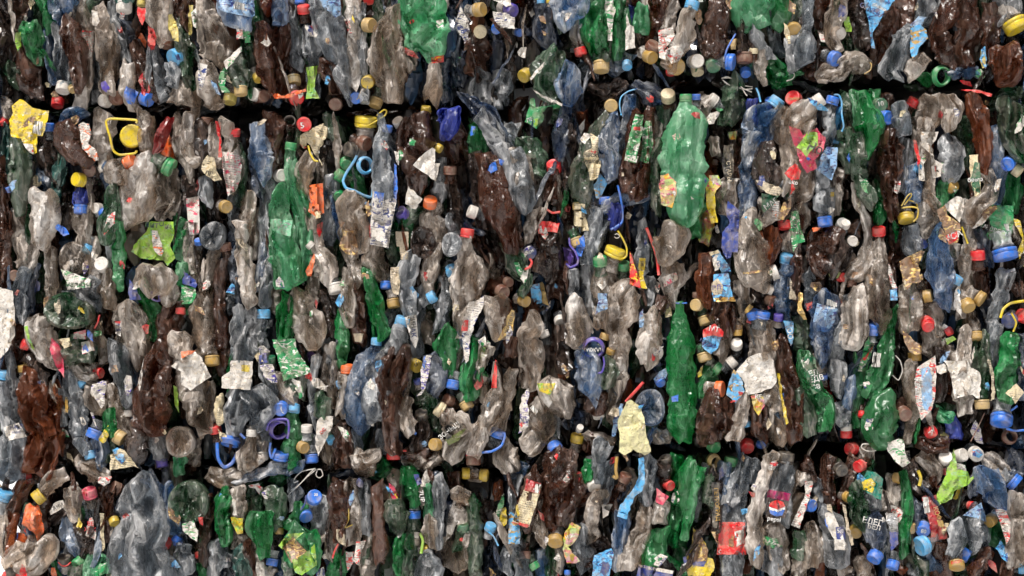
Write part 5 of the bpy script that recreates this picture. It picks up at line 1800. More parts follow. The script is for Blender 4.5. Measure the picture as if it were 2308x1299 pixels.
l yll 180,420 260,400 300,450 270,540 160,490
b dgn 0 130,480,60 140,600,90 170,750,80 200,850,40 d=dark green bottle bulging below teal label
b gry 0 240,560,90 270,660,60
b grn 0 230,290,30 200,350,30
c och 45,565,50 60 40
c och 115,890,60 -120 60
b nvy 0 280,760,90 290,860,100 290,960,100 290,1030,60 d=dark blue bottle with big white slanted letters
t ЕЛЕГ|270,800,72,-12,whi
t БЕЛ|285,850,60,-12,whi
p crt 0 5,640 25,660 50,820 100,1010 80,1020 30,880
c ble 290,1125,68 -130 30
p rwh 0 385,660 460,650 560,700 510,830 480,760 400,720 d=red silver and blue twisted drink can label
p slv 0 385,720 500,720 510,900 440,920 410,820
p blp 0 425,890 510,900 510,1000 440,1070
c ble 455,1200,58 -110 20
b clr 0 470,420,60 490,560,80 520,680,50
c och 505,400,50 0 40
b grn 0 550,350,40 580,520,50 600,700,50 560,850,50 570,1100,50 d=long green bottle strip with lime highlight
c tan 625,855,54 -30 50
c ble 735,870,66 -120 55
t 80|740,890,50,-10,whi
c sky 720,1020,92 -160 25 d=large sky blue cap near lower right
b blu 0 790,1100,70 830,1250,70
b nvy 0 690,680,60 690,800,60
h yll 22 690,330 715,400 700,470
b drk 0 620,330,60 660,480,60 740,500,60
p mar 0 725,570 860,550 880,740 950,870 960,950 810,990 790,800 d=dark red and gold label with barcode strip
l wbar 730,575 780,570 800,710 750,725
l gol 860,780 920,800 930,850 880,850
t КОФЕ|870,740,56,-72,och
b brn 0 890,1000,70 900,1150,80 900,1280,80
p lim 0 1020,130 1050,320 1150,340 1165,400 1240,370 1150,460 1020,520 1000,590 880,650 860,560 930,400 960,300 d=bright lime green wrapper split in two wings
p whr 0 870,480 950,400 980,520 960,570 880,600
p mar 0 1050,400 1110,375 1140,430 1100,465 1060,450
p whg 0 1020,250 1120,280 1150,360 1060,340
c wht 940,215,64 100 60
c wht 1088,190,62 30 55
c wht 1222,180,66 -60 72
t МАКФ|1228,160,26,0,red
l skb 1190,140 1250,130 1285,180 1250,215 1190,190
b drk 1 800,240,80 830,400,60
b clr 0 750,220,60 850,330,60 830,430,40
b brn 0 830,430,30 840,530,25
b blu 0 1250,330,60 1340,440,120 1400,560,110 1450,650,50 d=tilted clear blue bottle with dusty shoulder
b clr 0 1340,230,60 1440,330,90 1500,400,60
c ble 1580,440,80 -40 15
b clr 0 1600,550,90 1590,800,80 1590,1000,90 1600,1200,90 d=long pale clear bottle at right photo edge
c och 1490,560,40 -30 40
b gry 0 1240,680,60 1180,820,110 1240,950,120 1230,1060,60 d=grey frosted bottle with pale blue tint
l bls 1270,620 1320,800 1200,760 1100,740
b gry 0 1020,830,70 1050,950,90 1010,1080,60 d=small grey bottle with a blue ring dent
c och 1350,790,58 -150 40
p whr 0 1400,690 1480,660 1540,800 1530,960 1500,1010 1470,900 d=white to red fading label strip
b grn 1 1410,880,60 1430,980,50
c ble 1130,1110,62 -30 20
c och 1045,1205,72 -95 35
t ВИОЛ|1040,1170,34,10,red
b brn 0 1340,1060,60 1250,1200,80 1200,1290,80 d=brown bottle folded flat at bottom edge
b drk 1 1000,680,80 1080,560,70
c red 1180,650,40 0 60
b drk 1 1170,560,60
b nvy 0 1560,240,90 1600,340,80
b brn 0 1520,1120,60 1500,1250,60
b dgn 0 700,1180,60 720,1290,60
b gry 0 640,1230,60
b clr 0 180,1200,60 200,1280,60
b drk 1 90,1100,60 60,1250,60
b nvy 0 1180,420,30 1190,500,40
c sky 1650,1230,50 0 20
c pur 1655,1050,40 0 20
b amb 0 540,1230,40
b clr 0 400,560,60 380,640,50
b clr 0 20,1230,60
"""
# ---------------------------------------------------------------- read the catalogue
ents=[];T=(0,0,1);last=None
def num(s):
    try: return [float(z) for z in s.split(',')]
    except ValueError: return None
for ln in CAT.strip().splitlines():
    desc=None
    if ' d=' in ln:
        i=ln.index(' d='); rest=ln[i+3:]; 
        mcap=[w for w in rest.split() if w.startswith('c=')]
        rest=' '.join(w for w in rest.split() if not w.startswith('c=')); desc=rest; ln=ln[:i]+(' '+mcap[0] if mcap else '')
    if ln[0]=='t':
        txt,q=ln[2:].split('|'); q=q.split(','); x,y,s,a=map(float,q[:4]); X0,Y0,k=T
        last['txt'].append((txt,X0+x/k,Y0+y/k,s/k,a,q[4])); continue
    tk=ln.split(); ty=tk[0]
    if ty=='@': T=tuple(map(float,tk[1:4])); X0,Y0,k=T; last=None; continue
    X0,Y0,k=T; e=dict(ty=ty,col=tk[1],d=desc,txt=[],ch=[],cap=None,i=len(ents))
    for w in tk[2:]:
        if w.startswith('c='): 
            c=w[2:].split(','); e['cap']=None if c[0]=='0' else (c[0],float(c[1]) if len(c)>1 else 0)
    if ty=='b':
        e['lvl']=int(tk[2]); e['pts']=[(X0+a/k,Y0+b/k,w/k) for a,b,w in [num(s) for s in tk[3:] if num(s) and len(num(s))==3]]
        q=e['pts']; fw=1.07 if e['d'] else 1.2; q=[(a,b,w*fw+(0 if e['d'] else 1.5)) if (i or not e['cap']) else (a,b,w) for i,(a,b,w) in enumerate(q)]
        if len(q)>1:
            ex=5 if e['d'] else 15
            for i,j in ((-1,-2),)+(((0,1),) if not e['cap'] else ()):
                dx,dy=q[i][0]-q[j][0],q[i][1]-q[j][1]; L=math.hypot(dx,dy)+1e-6; q[i]=(q[i][0]+dx/L*ex,q[i][1]+dy/L*ex,q[i][2])
        e['pts']=q
    elif ty=='c':
        x,y,r=num(tk[2]); 
        if r==0: continue
        e['x'],e['y'],e['r']=X0+x/k,Y0+y/k,r/k; e['ang'],e['tilt']=float(tk[3]),float(tk[4])
    elif ty in'hH':
        e['r']=float(tk[2])/k; e['pts']=[(X0+a/k,Y0+b/k) for a,b in [num(s) for s in tk[3:] if num(s)]]
        if ty=='h' and ents and ents[-1]['ty']=='h' and ents[-1]['col']==e['col'] and e['col']=='wht': ents[-1]['more'].append(e['pts']); continue
        e['more']=[]
    elif ty in'pl':
        a=2
        if ty=='p': e['lvl']=int(tk[2]); a=3
        e['pts']=[(X0+a_/k,Y0+b_/k) for a_,b_ in [num(s) for s in tk[a:] if num(s)]]
    if ty in'lH' : 
        par=last0
        par['ch'].append(e); last=e; 
    else: ents.append(e); e['i']=len(ents)-1; last=e; last0=e
def seam(x,y):
    """metres of extra depth near the gaps between the bales"""
    s1=246 if x<1050 else (246-(x-1050)*.25 if x<1290 else 186+max(0,x-2000)*.08); s2=1058 if x<1150 else (1058-(x-1150)*.35 if x<1300 else 1004)
    d=0
    for s,a in((s1,.045),(s2,.035 if x>250 else .0)): d+=a*math.exp(-((y-s)/30)**2)
    if y<300: d+=.05*math.exp(-((x-1130)/75)**2)*min(1,max(0,(y-40)/60))
    d+=.034*math.exp(-((x-1250)/32)**2) if 270<y<990 else .02*math.exp(-((x-1165)/30)**2)
    return d
def ctr(e):
    if 'x' in e: return e['x'],e['y']
    p=e['pts']; return sum(q[0] for q in p)/len(p),sum(q[1] for q in p)/len(p)
bots=[e for e in ents if e['ty']=='b']
for e in ents:
    x,y=ctr(e); rr=random.Random(e['i']*7+1)
    if e['ty']=='b':
        dmin=min(seam(q[0],q[1]) for q in e['pts'])
        e['dep']=[.030,.058,.092][e['lvl']]+rr.uniform(-.016,.018)-(.021 if e['d'] else 0)+.7*dmin
        if e['col'] in('drk','nvy') and e['lvl']>0: e['dep']+=.03
    elif e['ty']=='c': e['dep']=.020+rr.uniform(-.008,.010)+.75*seam(x,y)-(.012 if e['r']>16 else 0)
    elif e['ty'] in'hH': e['dep']=.0+.6*seam(x,y)
AV=[];AF=[];own=[];off=0
for e in bots:
    w_=max(q[2] for q in e['pts']); e['dep']-=min(.012,max(-.008,(w_-20)*.0005))
    if e['d'] and 'base' in e['d'] and ('round' in e['d'] or 'disc' in e['d'] or 'star' in e['d'] or 'mask' in e['d']) and not e['cap'] and 'rounded base' not in e['d'] and 'and round base' not in e['d'] and 'dirty base' not in e['d'] and 'beside a round' not in e['d']:
        V,Q,Tr,c=base_end(e['pts'],e['dep'],1000+e['i'])
    else: V,Q,Tr,c=bottle(e['pts'],e['dep'],1000+e['i'],e['cap'],crum=.4 if e['d'] and any(k in e['d'] for k in('smooth','complete','straight','tall pale','long neck','slim','canister')) else 1.)
    W=towld(V,e['dep']); e['V'],e['Q'],e['T'],e['W'],e['spine']=V,Q,Tr,W,c
    AV.append(W); q=Q+off; AF+= [tuple(f) for f in q.tolist()]+[tuple(f) for f in (Tr+off).tolist()]; own+= [e['i']]*(len(Q)+len(Tr)); off+=len(W)
# caps
caps={}
for e in ents:
    if e['ty']=='c':
        ring=bool(e['d'] and ('ring' in e['d'] or 'mouth' in e['d'] or 'jug neck' in e['d']) )
        e['geo']=cap_geo(e['x'],e['y'],e['r'],e['ang'],e['tilt'],e['dep'],ring,e['r']>17)
    if e['ty']=='b' and e['cap']:
        p=e['pts']; dx,dy=p[0][0]-p[1][0],p[0][1]-p[1][1]; L=math.hypot(dx,dy); r=p[0][2]*1.1; ang=math.degrees(math.atan2(-dy,dx))
        e['cgeo']=cap_geo(p[0][0]+dx/L*r*.45,p[0][1]+dy/L*r*.45,r,ang,e['cap'][1],e['dep']-.002)
    for g in ('geo','cgeo'):
        if g in e:
            Vc,Fc,_=e[g]; AV.append(np.array([v[:] for v in Vc])); AF+=[tuple(i+off for i in f) for f in Fc]; own+=[e['i']]*len(Fc); off+=len(Vc)
allV=np.vstack(AV); bvh=BVHTree.FromPolygons(allV.tolist(),AF)
def hit(x,y,b=None):
    # straight ahead from in front of the wall at this place
    o=Vector(P(x,y,-.3)); dr=Vector(P(x,y,.3))-o; dr.normalize()
    h=(b or bvh).ray_cast(o,dr); return (h[0].y if h[0] else None),h[2]
# ---------------------------------------------------------------- labels and scraps
def drape(e,own_bvh,base,front,amp,cell=4.5):
    r=patch(e['pts'],cell,torn=.9 if e['ty']=='p' else .5)
    if r is None: print('bad patch',e['pts']); return None
    V,F=r; hs=[hit(v[0],v[1],own_bvh)[0] for v in V]; ok=[h for h in hs if h is not None]
    if own_bvh and len(ok)<.6*len(hs): hs=[hit(v[0],v[1])[0] for v in V]; ok=[h for h in hs if h is not None]
    if not ok: ok=[base]
    b=float(np.percentile(ok,14)); rg=np.random.default_rng(e['i']+77)
    fc=facets(V[:,0],V[:,1],10,.7,rg)*.001*amp+facets(V[:,0],V[:,1],24,1.,rg)*.001*amp*.8
    out=[]
    for v,h,f in zip(V,hs,fc):
        if e['ty']=='l': y=(h if h is not None else b)-front+f*.12; y=min(y,b+.02)
        else: y=b+.30*max(-.02,min(.03,(h if h is not None else b+.01)-b))-front+f*.55
        k=kf(y); out.append(((v[0]-1154)*k,y,CZ+(649.5-v[1])*k))
    return out,F
SC=[]
run=0
for e in ents:
    run=run+1 if e['ty']=='p' else 0
    if e['ty']=='p':
        r=drape(e,None,.03,.003+.0022*min(run,4)-(.008 if e['lvl'] else 0),1.)
        e['pg']=r
        if r: SC.append((e,r))
        for q in e['ch']:
            if q['ty']=='l' and r:
                bb=BVHTree.FromPolygons(r[0],r[1]); q['pg']=drape(q,bb,.03,.0009,0.)
    if e['ty'] in'bc':
        bb=None
        for q in e['ch']:
            if q['ty']=='l':
                if bb is None: bb=BVHTree.FromPolygons(e['W'].tolist(),[tuple(f) for f in e['Q'].tolist()]) if e['ty']=='b' else BVHTree.FromPolygons([v[:] for v in e['geo'][0]],e['geo'][1])
                q['pg']=drape(q,bb,e['dep']-.02,.0014+.0003*e['ch'].index(q),1.)
for e,(V,F) in SC:
    AV.append(np.array(V)); AF+=[tuple(i+off for i in f) for f in F]; own+=[e['i']]*len(F); off+=len(V)
allV=np.vstack(AV); bvh=BVHTree.FromPolygons(allV.tolist(),AF)
# how much of each one is in view
cnt={}
for yy in range(1,1299,5):
    for xx in range(1,2308,5):
        y,i=hit(xx,yy)
        if i is not None: cnt[own[i]]=cnt.get(own[i],0)+1
for e in ents: e['vis']=cnt.get(e['i'],0)
ranked=sorted(bots,key=lambda e:-e['vis']); 
solo={e['i'] for e in ranked[:300] if e['vis']>2}
print('visible area of the 300th',ranked[min(299,len(ranked)-1)]['vis'],'bottles',len(bots),'hidden',sum(e['vis']<3 for e in bots))
for e in ents:
    if e['ty']!='c' or not e['geo'][2] or e['vis']<2: continue
    best=None
    for b in bots:
        if b['i'] not in solo or b['cap'] or b.get('joined'): continue
        for q in (b['spine'][0],b['spine'][-1]):
            dd=math.hypot(q[0]-e['x'],q[1]-e['y'])
            if dd<e['r']+q[2]*.8+8 and q[2]<e['r']*2.2 and (best is None or dd<best[0]): best=(dd,b)
    if best: best[1]['joined']=e; e['joined']=True
# ---------------------------------------------------------------- words
CN={'clr':'dusty clear','gry':'greyish clear','blu':'bluish clear','nvy':'dark navy','brn':'dark brown','amb':'reddish brown','drk':'nearly black','grn':'bright green','dgn':'dark green','lgn':'pale green','tea':'teal green','ble':'deep blue','red':'red','sky':'sky blue','olv':'olive','wht':'white','whi':'white','yll':'bright yellow','ylw':'pale yellow','yld':'mustard yellow','och':'ochre','tan':'tan','cre':'cream','crm':'cream','crt':'beige','gol':'golden','org':'orange','brl':'brown printed','blp':'blue','pur':'violet','lim':'lime green','pnk':'pink','mar':'dark red','mag':'magenta','slv':'silver','blk':'black','rwh':'red and white','whg':'white and green','whb':'white and navy','whp':'white and violet','grw':'green and white','orw':'orange and white','skb':'light blue','bls':'pale blue','blo':'blue and gold','ylr':'red and yellow','pwr':'white and pink','wpk':'white and pink','ylg':'yellow and lime','whr':'white and red','mul':'multicoloured','gyb':'green','grd':'green'}
marks=[]
for e in ents:
    if e['d']: 
        w=e['d'].split()
        if w[0] in('large','long','big','tall') and len(w)>6: w=w[1:] if False else w
        cut=w[:8]
        while cut and cut[-1] in('with','a','the','of','and','its','at','in','on','under','by','an','to','one','beside','below','over','into','like','between','behind','above','from','half','that','near','small','is','no','not','round','blue','white','dark','sky','big','torn','pale','bale','bright','yellow','red','green','flat','bottle’s','two','long','grey'): cut=cut[:-1]
        marks.append((ctr(e),' '.join(cut),e))
def size_words(e):
    if e['ty']=='b':
        c=e['spine']; L=np.hypot(*(np.diff(c[:,:2],axis=0).T)).sum(); W=c[:,2].max()*2
        s='long ' if L>210 else ('short ' if L<75 else ''); s+='narrow ' if W<22 else ('wide ' if W>46 else '')
        return s
    return 'big ' if e['ty']=='c' and e['r']>20 else ('small ' if e['ty']=='c' and e['r']<12 else '')
used=set()
def words(e):
    if e['d'] and e['d'] not in used: used.add(e['d']); return e['d']
    x,y=ctr(e); n=CN.get(e['col'],'')
    lab=next((CN[q['col']] for q in e['ch'] if q['ty']=='l' and q['col'] in CN),None)
    if e['ty']=='b':
        noun='plastic piece' if e['col'] in('org','cre','mul','wht','tan','lim','sky') else 'bottle'
        s=size_words(e)+n+' '+noun
        if e['cap'] or e.get('joined'): s+=' with '+CN[e['cap'][0] if e['cap'] else e['joined']['col']]+' cap'
        elif lab: s+=' with '+lab+' label'
        else: s='crushed '+s
    elif e['ty']=='c': s=size_words(e)+n+(' capped bottle end facing out' if e['tilt']>50 else ' capped bottle neck seen sideways')
    elif e['ty']=='p': s='torn '+n+' label scrap'
    else: s='curved '+n+' plastic strap'
    near=sorted(marks,key=lambda m:(m[0][0]-x)**2+(m[0][1]-y)**2)
    for c,ph,m in near[:40]:
        if m is e: continue
        dx,dy=c[0]-x,c[1]-y; far=math.hypot(dx,dy)>140
        if abs(dx)>abs(dy): rel=('left of' if dx>0 else 'right of')
        else: rel='above' if dy>0 else 'below'
        t=' '.join((s+' '+('' if far else 'just ')+rel+' the '+ph).split())
        if len(t.split())<=16 and t not in used: used.add(t); return t
    for c,ph,m in near[:60]:
        ph=' '.join(ph.split()[:3]); t=' '.join((s+' '+('left of' if c[0]>x else 'right of')+' the '+ph).split())
        if m is not e and t not in used and len(t.split())<=16: break
    used.add(t); return t
# ---------------------------------------------------------------- objects
def text(parent,t,surf,pc,z0):
    tx,x,y,s,a,c=t
    cu=bpy.data.curves.new('lettering','FONT'); cu.body=tx; cu.size=s*1.05; cu.align_x='CENTER'; cu.align_y='CENTER'; cu.resolution_u=2
    cu.offset=s*.018
    tmp=bpy.data.objects.new('tmp',cu); col.objects.link(tmp); dg=bpy.context.evaluated_depsgraph_get(); me=bpy.data.meshes.new_from_object(tmp.evaluated_get(dg)); bpy.data.objects.remove(tmp); bpy.data.curves.remove(cu)
    bm=bmesh.new(); bm.from_mesh(me); cutgrid(bm,max(3,s/3)); ca,sa=math.cos(R(a)),math.sin(R(a))
    b=BVHTree.FromPolygons(*surf)
    for v in bm.verts:
        X=x+v.co.x*ca-v.co.y*sa; Y=y-(v.co.x*sa+v.co.y*ca); h,_=hit(X,Y,b); h=(h if h is not None else z0)-.0011; k=kf(h)
        v.co=((X-1154)*k-pc[0],h-pc[1],CZ+(649.5-Y)*k-pc[2])
    bm.to_mesh(me); bm.free(); me.materials.clear(); me.materials.append(sol(c,'L')); o=obj('lettering',me,parent); return o
def part_label(root,q,pc):
    g=q.get('pg'); 
    if not g: return
    V,F=g; V2=[(a-pc[0],b-pc[1],c-pc[2]) for a,b,c in V]
    m=barcode() if q['col']=='wbar' else sol(q['col'],'L')
    o=obj('barcode' if q['col']=='wbar' else 'label',mesh('label',V2,F,[m]),root)
    for t in q['txt']: text(o,t,(V,F),pc,float(np.mean([v[1] for v in V])))
def tube(paths,r,dep,jit=.004):
    V=[];F=[]
    for pts in paths:
        n=max(6,int(sum(math.dist(a,b) for a,b in zip(pts,pts[1:]))/4)); c,L,u=cr([(a,b,1) for a,b in pts],lambda L:n)
        d=np.gradient(c[:,:2],axis=0); d/=np.hypot(d[:,0],d[:,1])[:,None]+1e-9; o0=len(V); ph=random.uniform(0,6)
        for i in range(n):
            dd=dep+jit*math.sin(i*.22+ph); k=kf(dd)
            for j in range(8):
                a=j*math.pi/4; rr=r*.001; q=Vector(P(c[i,0],c[i,1],dd)); V.append(q+Vector((-d[i,1]*math.cos(a)*rr,math.sin(a)*rr*.7,-d[i,0]*math.cos(a)*rr)))
        for i in range(n-1):
            for j in range(8): j2=(j+1)%8; F.append((o0+i*8+j,o0+i*8+j2,o0+i*8+8+j2,o0+i*8+8+j))
        F.append(tuple(o0+j for j in range(8))); F.append(tuple(o0+(n-1)*8+j for j in range(7,-1,-1)))
    return V,F
def loc(V,pc): return [(v[0]-pc[0],v[1]-pc[1],v[2]-pc[2]) for v in V]
BM=lambda c: pet(c) if c in PET else sol(c,'L')
def capparts(e,root,pc,ring=False):
    V,F,nk=e['geo']
    a=obj('neck_ring' if ring else 'cap',mesh('cap',loc(V,pc),F,[sol(e['col'])]),root)
    if nk: obj('neck',mesh('neck',loc(nk[0],pc),nk[1],[pet('gry' if e['col'] in('sky','ble','wht') else ('dgn' if e['col'] in ('grn','dgn','tan') else ('brn' if e['col'] in('brn','red','cre') else 'clr')))]),root)
    for q in e['ch']:
        if q['ty']=='H':
            Vh,Fh=tube([q['pts']],q['r']*.72,e['dep']-.008-e['r']*.0004); obj('handle',mesh('handle',loc(Vh,pc),Fh,[sol(q['col'])]),a)
        elif q['ty']=='l': part_label(a,q,pc)
    for t in e['txt']: text(a,t,([v[:] for v in V],F),pc,e['dep']-e['r']*.0006)
rest=[]
for e in ents:
    if e['ty']=='b':
        if e['i'] not in solo: rest.append(e); continue
        W=e['W']; pc=Vector(((W[:,0].min()+W[:,0].max())/2,float(W[:,1].max()),float(W[:,2].min())))
        nm='plastic_piece' if e['col'] in('org','cre','mul','wht') else ('plastic_film' if e['d'] and ('film' in e['d'] or 'sheet' in e['d']) else 'plastic_bottle')
        root=obj(nm,None,label=words(e),category=nm.replace('_',' ').replace('plastic bottle','bottle')); root.location=pc; root.empty_display_size=.02
        root['group']='crushed bottles packed in the bales'
        me=mesh('body',W-np.array(pc),(e['Q'],e['T']),[BM(e['col'])]); obj('body',me,root)
        if 'cgeo' in e:
            V,F,nk=e['cgeo']; co=obj('cap',mesh('cap',loc(V,pc),F,[sol(e['cap'][0])]),root)
        if e.get('joined'): capparts(e['joined'],root,pc)
        for q in e['ch']:
            if q['ty']=='l': part_label(root,q,pc)
        for t in e['txt']:
            text(root,t,(W.tolist(),[tuple(f) for f in e['Q'].tolist()]),pc,e['dep']-.02)
    elif e['ty']=='c':
        if e['vis']<2 or e.get('joined'): continue
        V,F,nk=e['geo']; pc=sum((Vector(v) for v in V),Vector())/len(V)
        ring=not nk
        root=obj('open_bottle' if ring else 'capped_bottle',None,label=words(e),category='open bottle' if ring else 'capped bottle'); root.location=pc; root['group']='bottles showing only their open necks' if ring else 'bottles showing only their capped ends'
        capparts(e,root,pc,ring)
    elif e['ty']=='p':
        if not e['pg']: continue
        V,F=e['pg']; pc=Vector(np.mean(V,axis=0)); gl=bool(e['d'] and 'glove' in e['d'])
        m=barcode() if e['col']=='wbar' else BM(e['col']) if e['col'] in('clr','drk') else sol(e['col'],'L')
        root=obj('glove' if gl else 'torn_label',mesh('torn_label',loc(V,pc),F,[m]),label=words(e),category='glove' if gl else 'label'); root.location=pc
        if not gl: root['group']='torn labels among the bottles'
        if gl:
            md=root.modifiers.new('s','SOLIDIFY'); md.thickness=.004
        for q in e['ch']:
            if q['ty']=='l': part_label(root,q,pc)
        for t in e['txt']: text(root,t,(V,F),pc,float(pc[1]))
    elif e['ty']=='h':
        V,F=tube([e['pts']]+e['more'],e['r']*.72,e['dep'],.006); pc=sum((Vector(v) for v in V),Vector())/len(V)
        tw=e['col']=='wht' and e['r']<3
        root=obj('twine' if tw else 'plastic_strap',mesh('strap',loc(V,pc),F,[sol(e['col'])]),category='twine' if tw else 'strap'); root.location=pc
        root['label']=words(e) if not tw else words(dict(e,col='wht',d=e['d'])).replace('curved white plastic strap','frayed white twine')
# ---------------------------------------------------------------- the smaller ones and the filler behind
mats=[];mi={}
def slot(c,cap=0):
    k=(c,cap)
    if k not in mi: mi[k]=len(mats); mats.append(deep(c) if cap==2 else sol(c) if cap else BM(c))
    return mi[k]
VV=[];QQ=[];TT=[];mq=[];mt=[];o=0
def addb(W,Q,Tr,c,cp=0):
    global o
    VV.append(W);QQ.append(Q+o);TT.append(Tr+o);mq.append(np.full(len(Q),slot(c,cp)));mt.append(np.full(len(Tr),slot(c,cp)));o+=len(W)
for e in rest:
    addb(e['W'],e['Q'],e['T'],e['col'])
    if 'cgeo' in e:
        V,F,_=e['cgeo']; V=np.array([v[:] for v in V]); s=slot(e['cap'][0],True); F=np.array(F)
        VV.append(V);QQ.append(F+o);mq.append(np.full(len(F),s));o+=len(V)
pal=['clr']*2+['gry']*2+['blu']*2+['brn']*6+['drk']*9+['dgn']*5+['nvy']*7+['amb']  # weighted to dark colours so the filler reads as shade in the gaps
rr=random.Random(5)
def rnd_bottle(x,y,dep,c,seed,hw=None):
    L=rr.uniform(90,230); w=hw or rr.uniform(10,26); a=rr.gauss(0,.14); x2=x+math.sin(a)*L; y2=y+math.cos(a)*L
    pts=[(x,y,w*rr.uniform(.3,.7)),(x+(x2-x)*.3+rr.gauss(0,4),y+(y2-y)*.3,w),(x+(x2-x)*.7+rr.gauss(0,4),y+(y2-y)*.7,w*rr.uniform(.7,1.1)),(x2,y2,w*rr.uniform(.4,.9))]
    if rr.random()<.5: pts=pts[::-1]
    V,Q,Tr,_=bottle(pts,dep,seed,None,step=8,M=18); addb(towld(V,dep),Q,Tr,c)
k=0
rows=[(-330,236,0),(262,1050,0),(1072,1640,0)]
for ri,(y0,y1,_) in enumerate(rows):
    for x in range(-70,2620,27):
        sh=0 if x<1170 else (-55 if ri<2 else -50); ya=y0+(sh if ri else 0); yb=y1+sh
        if ri==2 and x<40: continue
        y=ya+rr.uniform(0,30)
        while y<yb-60:
            L=rr.uniform(90,200); L=min(L,yb-y); dep=rr.uniform(.080,.125); k+=1
            w=rr.uniform(12,24); a=rr.gauss(0,4)
            pts=[(x+a,y,w*.6),(x+rr.gauss(0,6),y+L*.35,w),(x+rr.gauss(0,6),y+L*.7,w),(x-a,y+L,w*.6)]
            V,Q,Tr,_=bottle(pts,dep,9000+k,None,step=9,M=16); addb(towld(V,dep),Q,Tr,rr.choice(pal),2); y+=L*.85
# bottles that lie beyond the photo's frame, so the stack goes on there
for ri,(y0,y1,_) in enumerate(rows):
    for side in (0,1):
        for x in ([-45,-20] if side==0 else list(range(2330,2620,24))):
            if ri==2 and side==0: continue
            y=y0+(-55 if side and ri else 0)
            while y<y1-110:
                rnd_bottle(x+rr.gauss(0,6),y,rr.uniform(.02,.06),rr.choice(pal),20000+k); k+=1; y+=rr.uniform(90,150)
for x in range(20,2330,26):
    for y in (-150,-300): rnd_bottle(x+rr.gauss(0,6),y,rr.uniform(.03,.07),rr.choice(pal),30000+k); k+=1
    for y in (1320,1460): rnd_bottle(x+rr.gauss(0,6),y,rr.uniform(.03,.07),rr.choice(pal),30000+k); k+=1
for q in range(70):   # scraps of bottle lying deep in the gaps between the bales
    x=rr.uniform(0,2308); y=(248 if x<1100 else 192) if q%2 else (1058 if x<1150 else 1005); y+=rr.gauss(0,16); a=rr.uniform(-.5,.5) if q%3 else 1.3; L=rr.uniform(25,70); w=rr.uniform(6,15)
    pts=[(x-L*math.cos(a),y-L*math.sin(a),w*.6),(x,y+rr.gauss(0,5),w),(x+L*math.cos(a),y+L*math.sin(a),w*.5)]
    V,Q,Tr,_=bottle(pts,rr.uniform(.10,.15),40000+q,None,step=6,M=16); addb(towld(V,.1),Q,Tr,rr.choice(['drk','nvy','dgn','brn','gry','drk']),2)
for q in range(260):   # slivers of bottle wall standing out between the big ones
    x=rr.uniform(-10,2320); y=rr.choice([rr.uniform(-20,225),rr.uniform(275,1030),rr.uniform(275,1030),rr.uniform(275,1030),rr.uniform(1080,1310)]); L=rr.uniform(25,75); w=rr.uniform(3,8); a=rr.gauss(0,.3)
    pts=[(x-L*math.sin(a),y-L*math.cos(a),w*.5),(x+rr.gauss(0,4),y,w),(x+L*math.sin(a),y+L*math.cos(a),w*.4)]
    V,Q,Tr,_=bottle(pts,rr.uniform(.012,.04),50000+q,None,step=5,M=14,thk=.8); addb(towld(V,.03),Q,Tr,rr.choice(['clr','clr','gry','drk','brn','nvy','blu','dgn','grn','drk','brn']))
me=mesh('crushed_bottles',np.vstack(VV),(np.vstack(QQ),np.vstack(TT)),mats,midx=np.r_[np.concatenate(mq),np.concatenate(mt)])
obj('crushed_bottles',me,label='mass of smaller crushed bottles wedged behind the larger ones',category='crushed bottles',kind='stuff')
cm=core()
VV=[];FF=[];IX=[];ms=[];o=0
for q in range(300):   # confetti of torn wrapper
    x=rr.uniform(-10,2318); y=rr.uniform(-10,1309)
    if min(abs(y-(246 if x<1100 else 190)),abs(y-(1058 if x<1150 else 1004)))<22: continue
    n=rr.randint(4,7); s_=rr.uniform(4,13); st=rr.uniform(1,2.6); a0=rr.gauss(0,.5); pl=[]
    for j in range(n):
        a=2*math.pi*j/n+rr.uniform(-.3,.3); r_=s_*rr.uniform(.5,1.2); px,py=r_*math.cos(a),r_*math.sin(a)*st; pl.append((x+px*math.cos(a0)-py*math.sin(a0),y+px*math.sin(a0)+py*math.cos(a0)))
    e=dict(ty='p',pts=pl,i=60000+q); g=drape(e,None,.03,-.001,1.3,4.)
    if not g: continue
    c=rr.choice(['whg','wht','rwh','bls','skb','crt','grw','yll','ble','whb','cre','crt','wht','brl','red','whp','brl','nvy','mar'])
    if c not in ms: ms.append(c)
    VV+=g[0]; FF+=[[k_+o for k_ in f] for f in g[1]]; IX+=[ms.index(c)]*len(g[1]); o+=len(g[0])
me=bpy.data.meshes.new('wrapper_shreds'); me.from_pydata(VV,[],FF)
for c in ms: me.materials.append(sol(c,'L'))
me.polygons.foreach_set('material_index',IX)
obj('wrapper_shreds',me,label='countless tiny torn wrapper shreds caught between the bottles',category='wrapper shreds',kind='stuff')
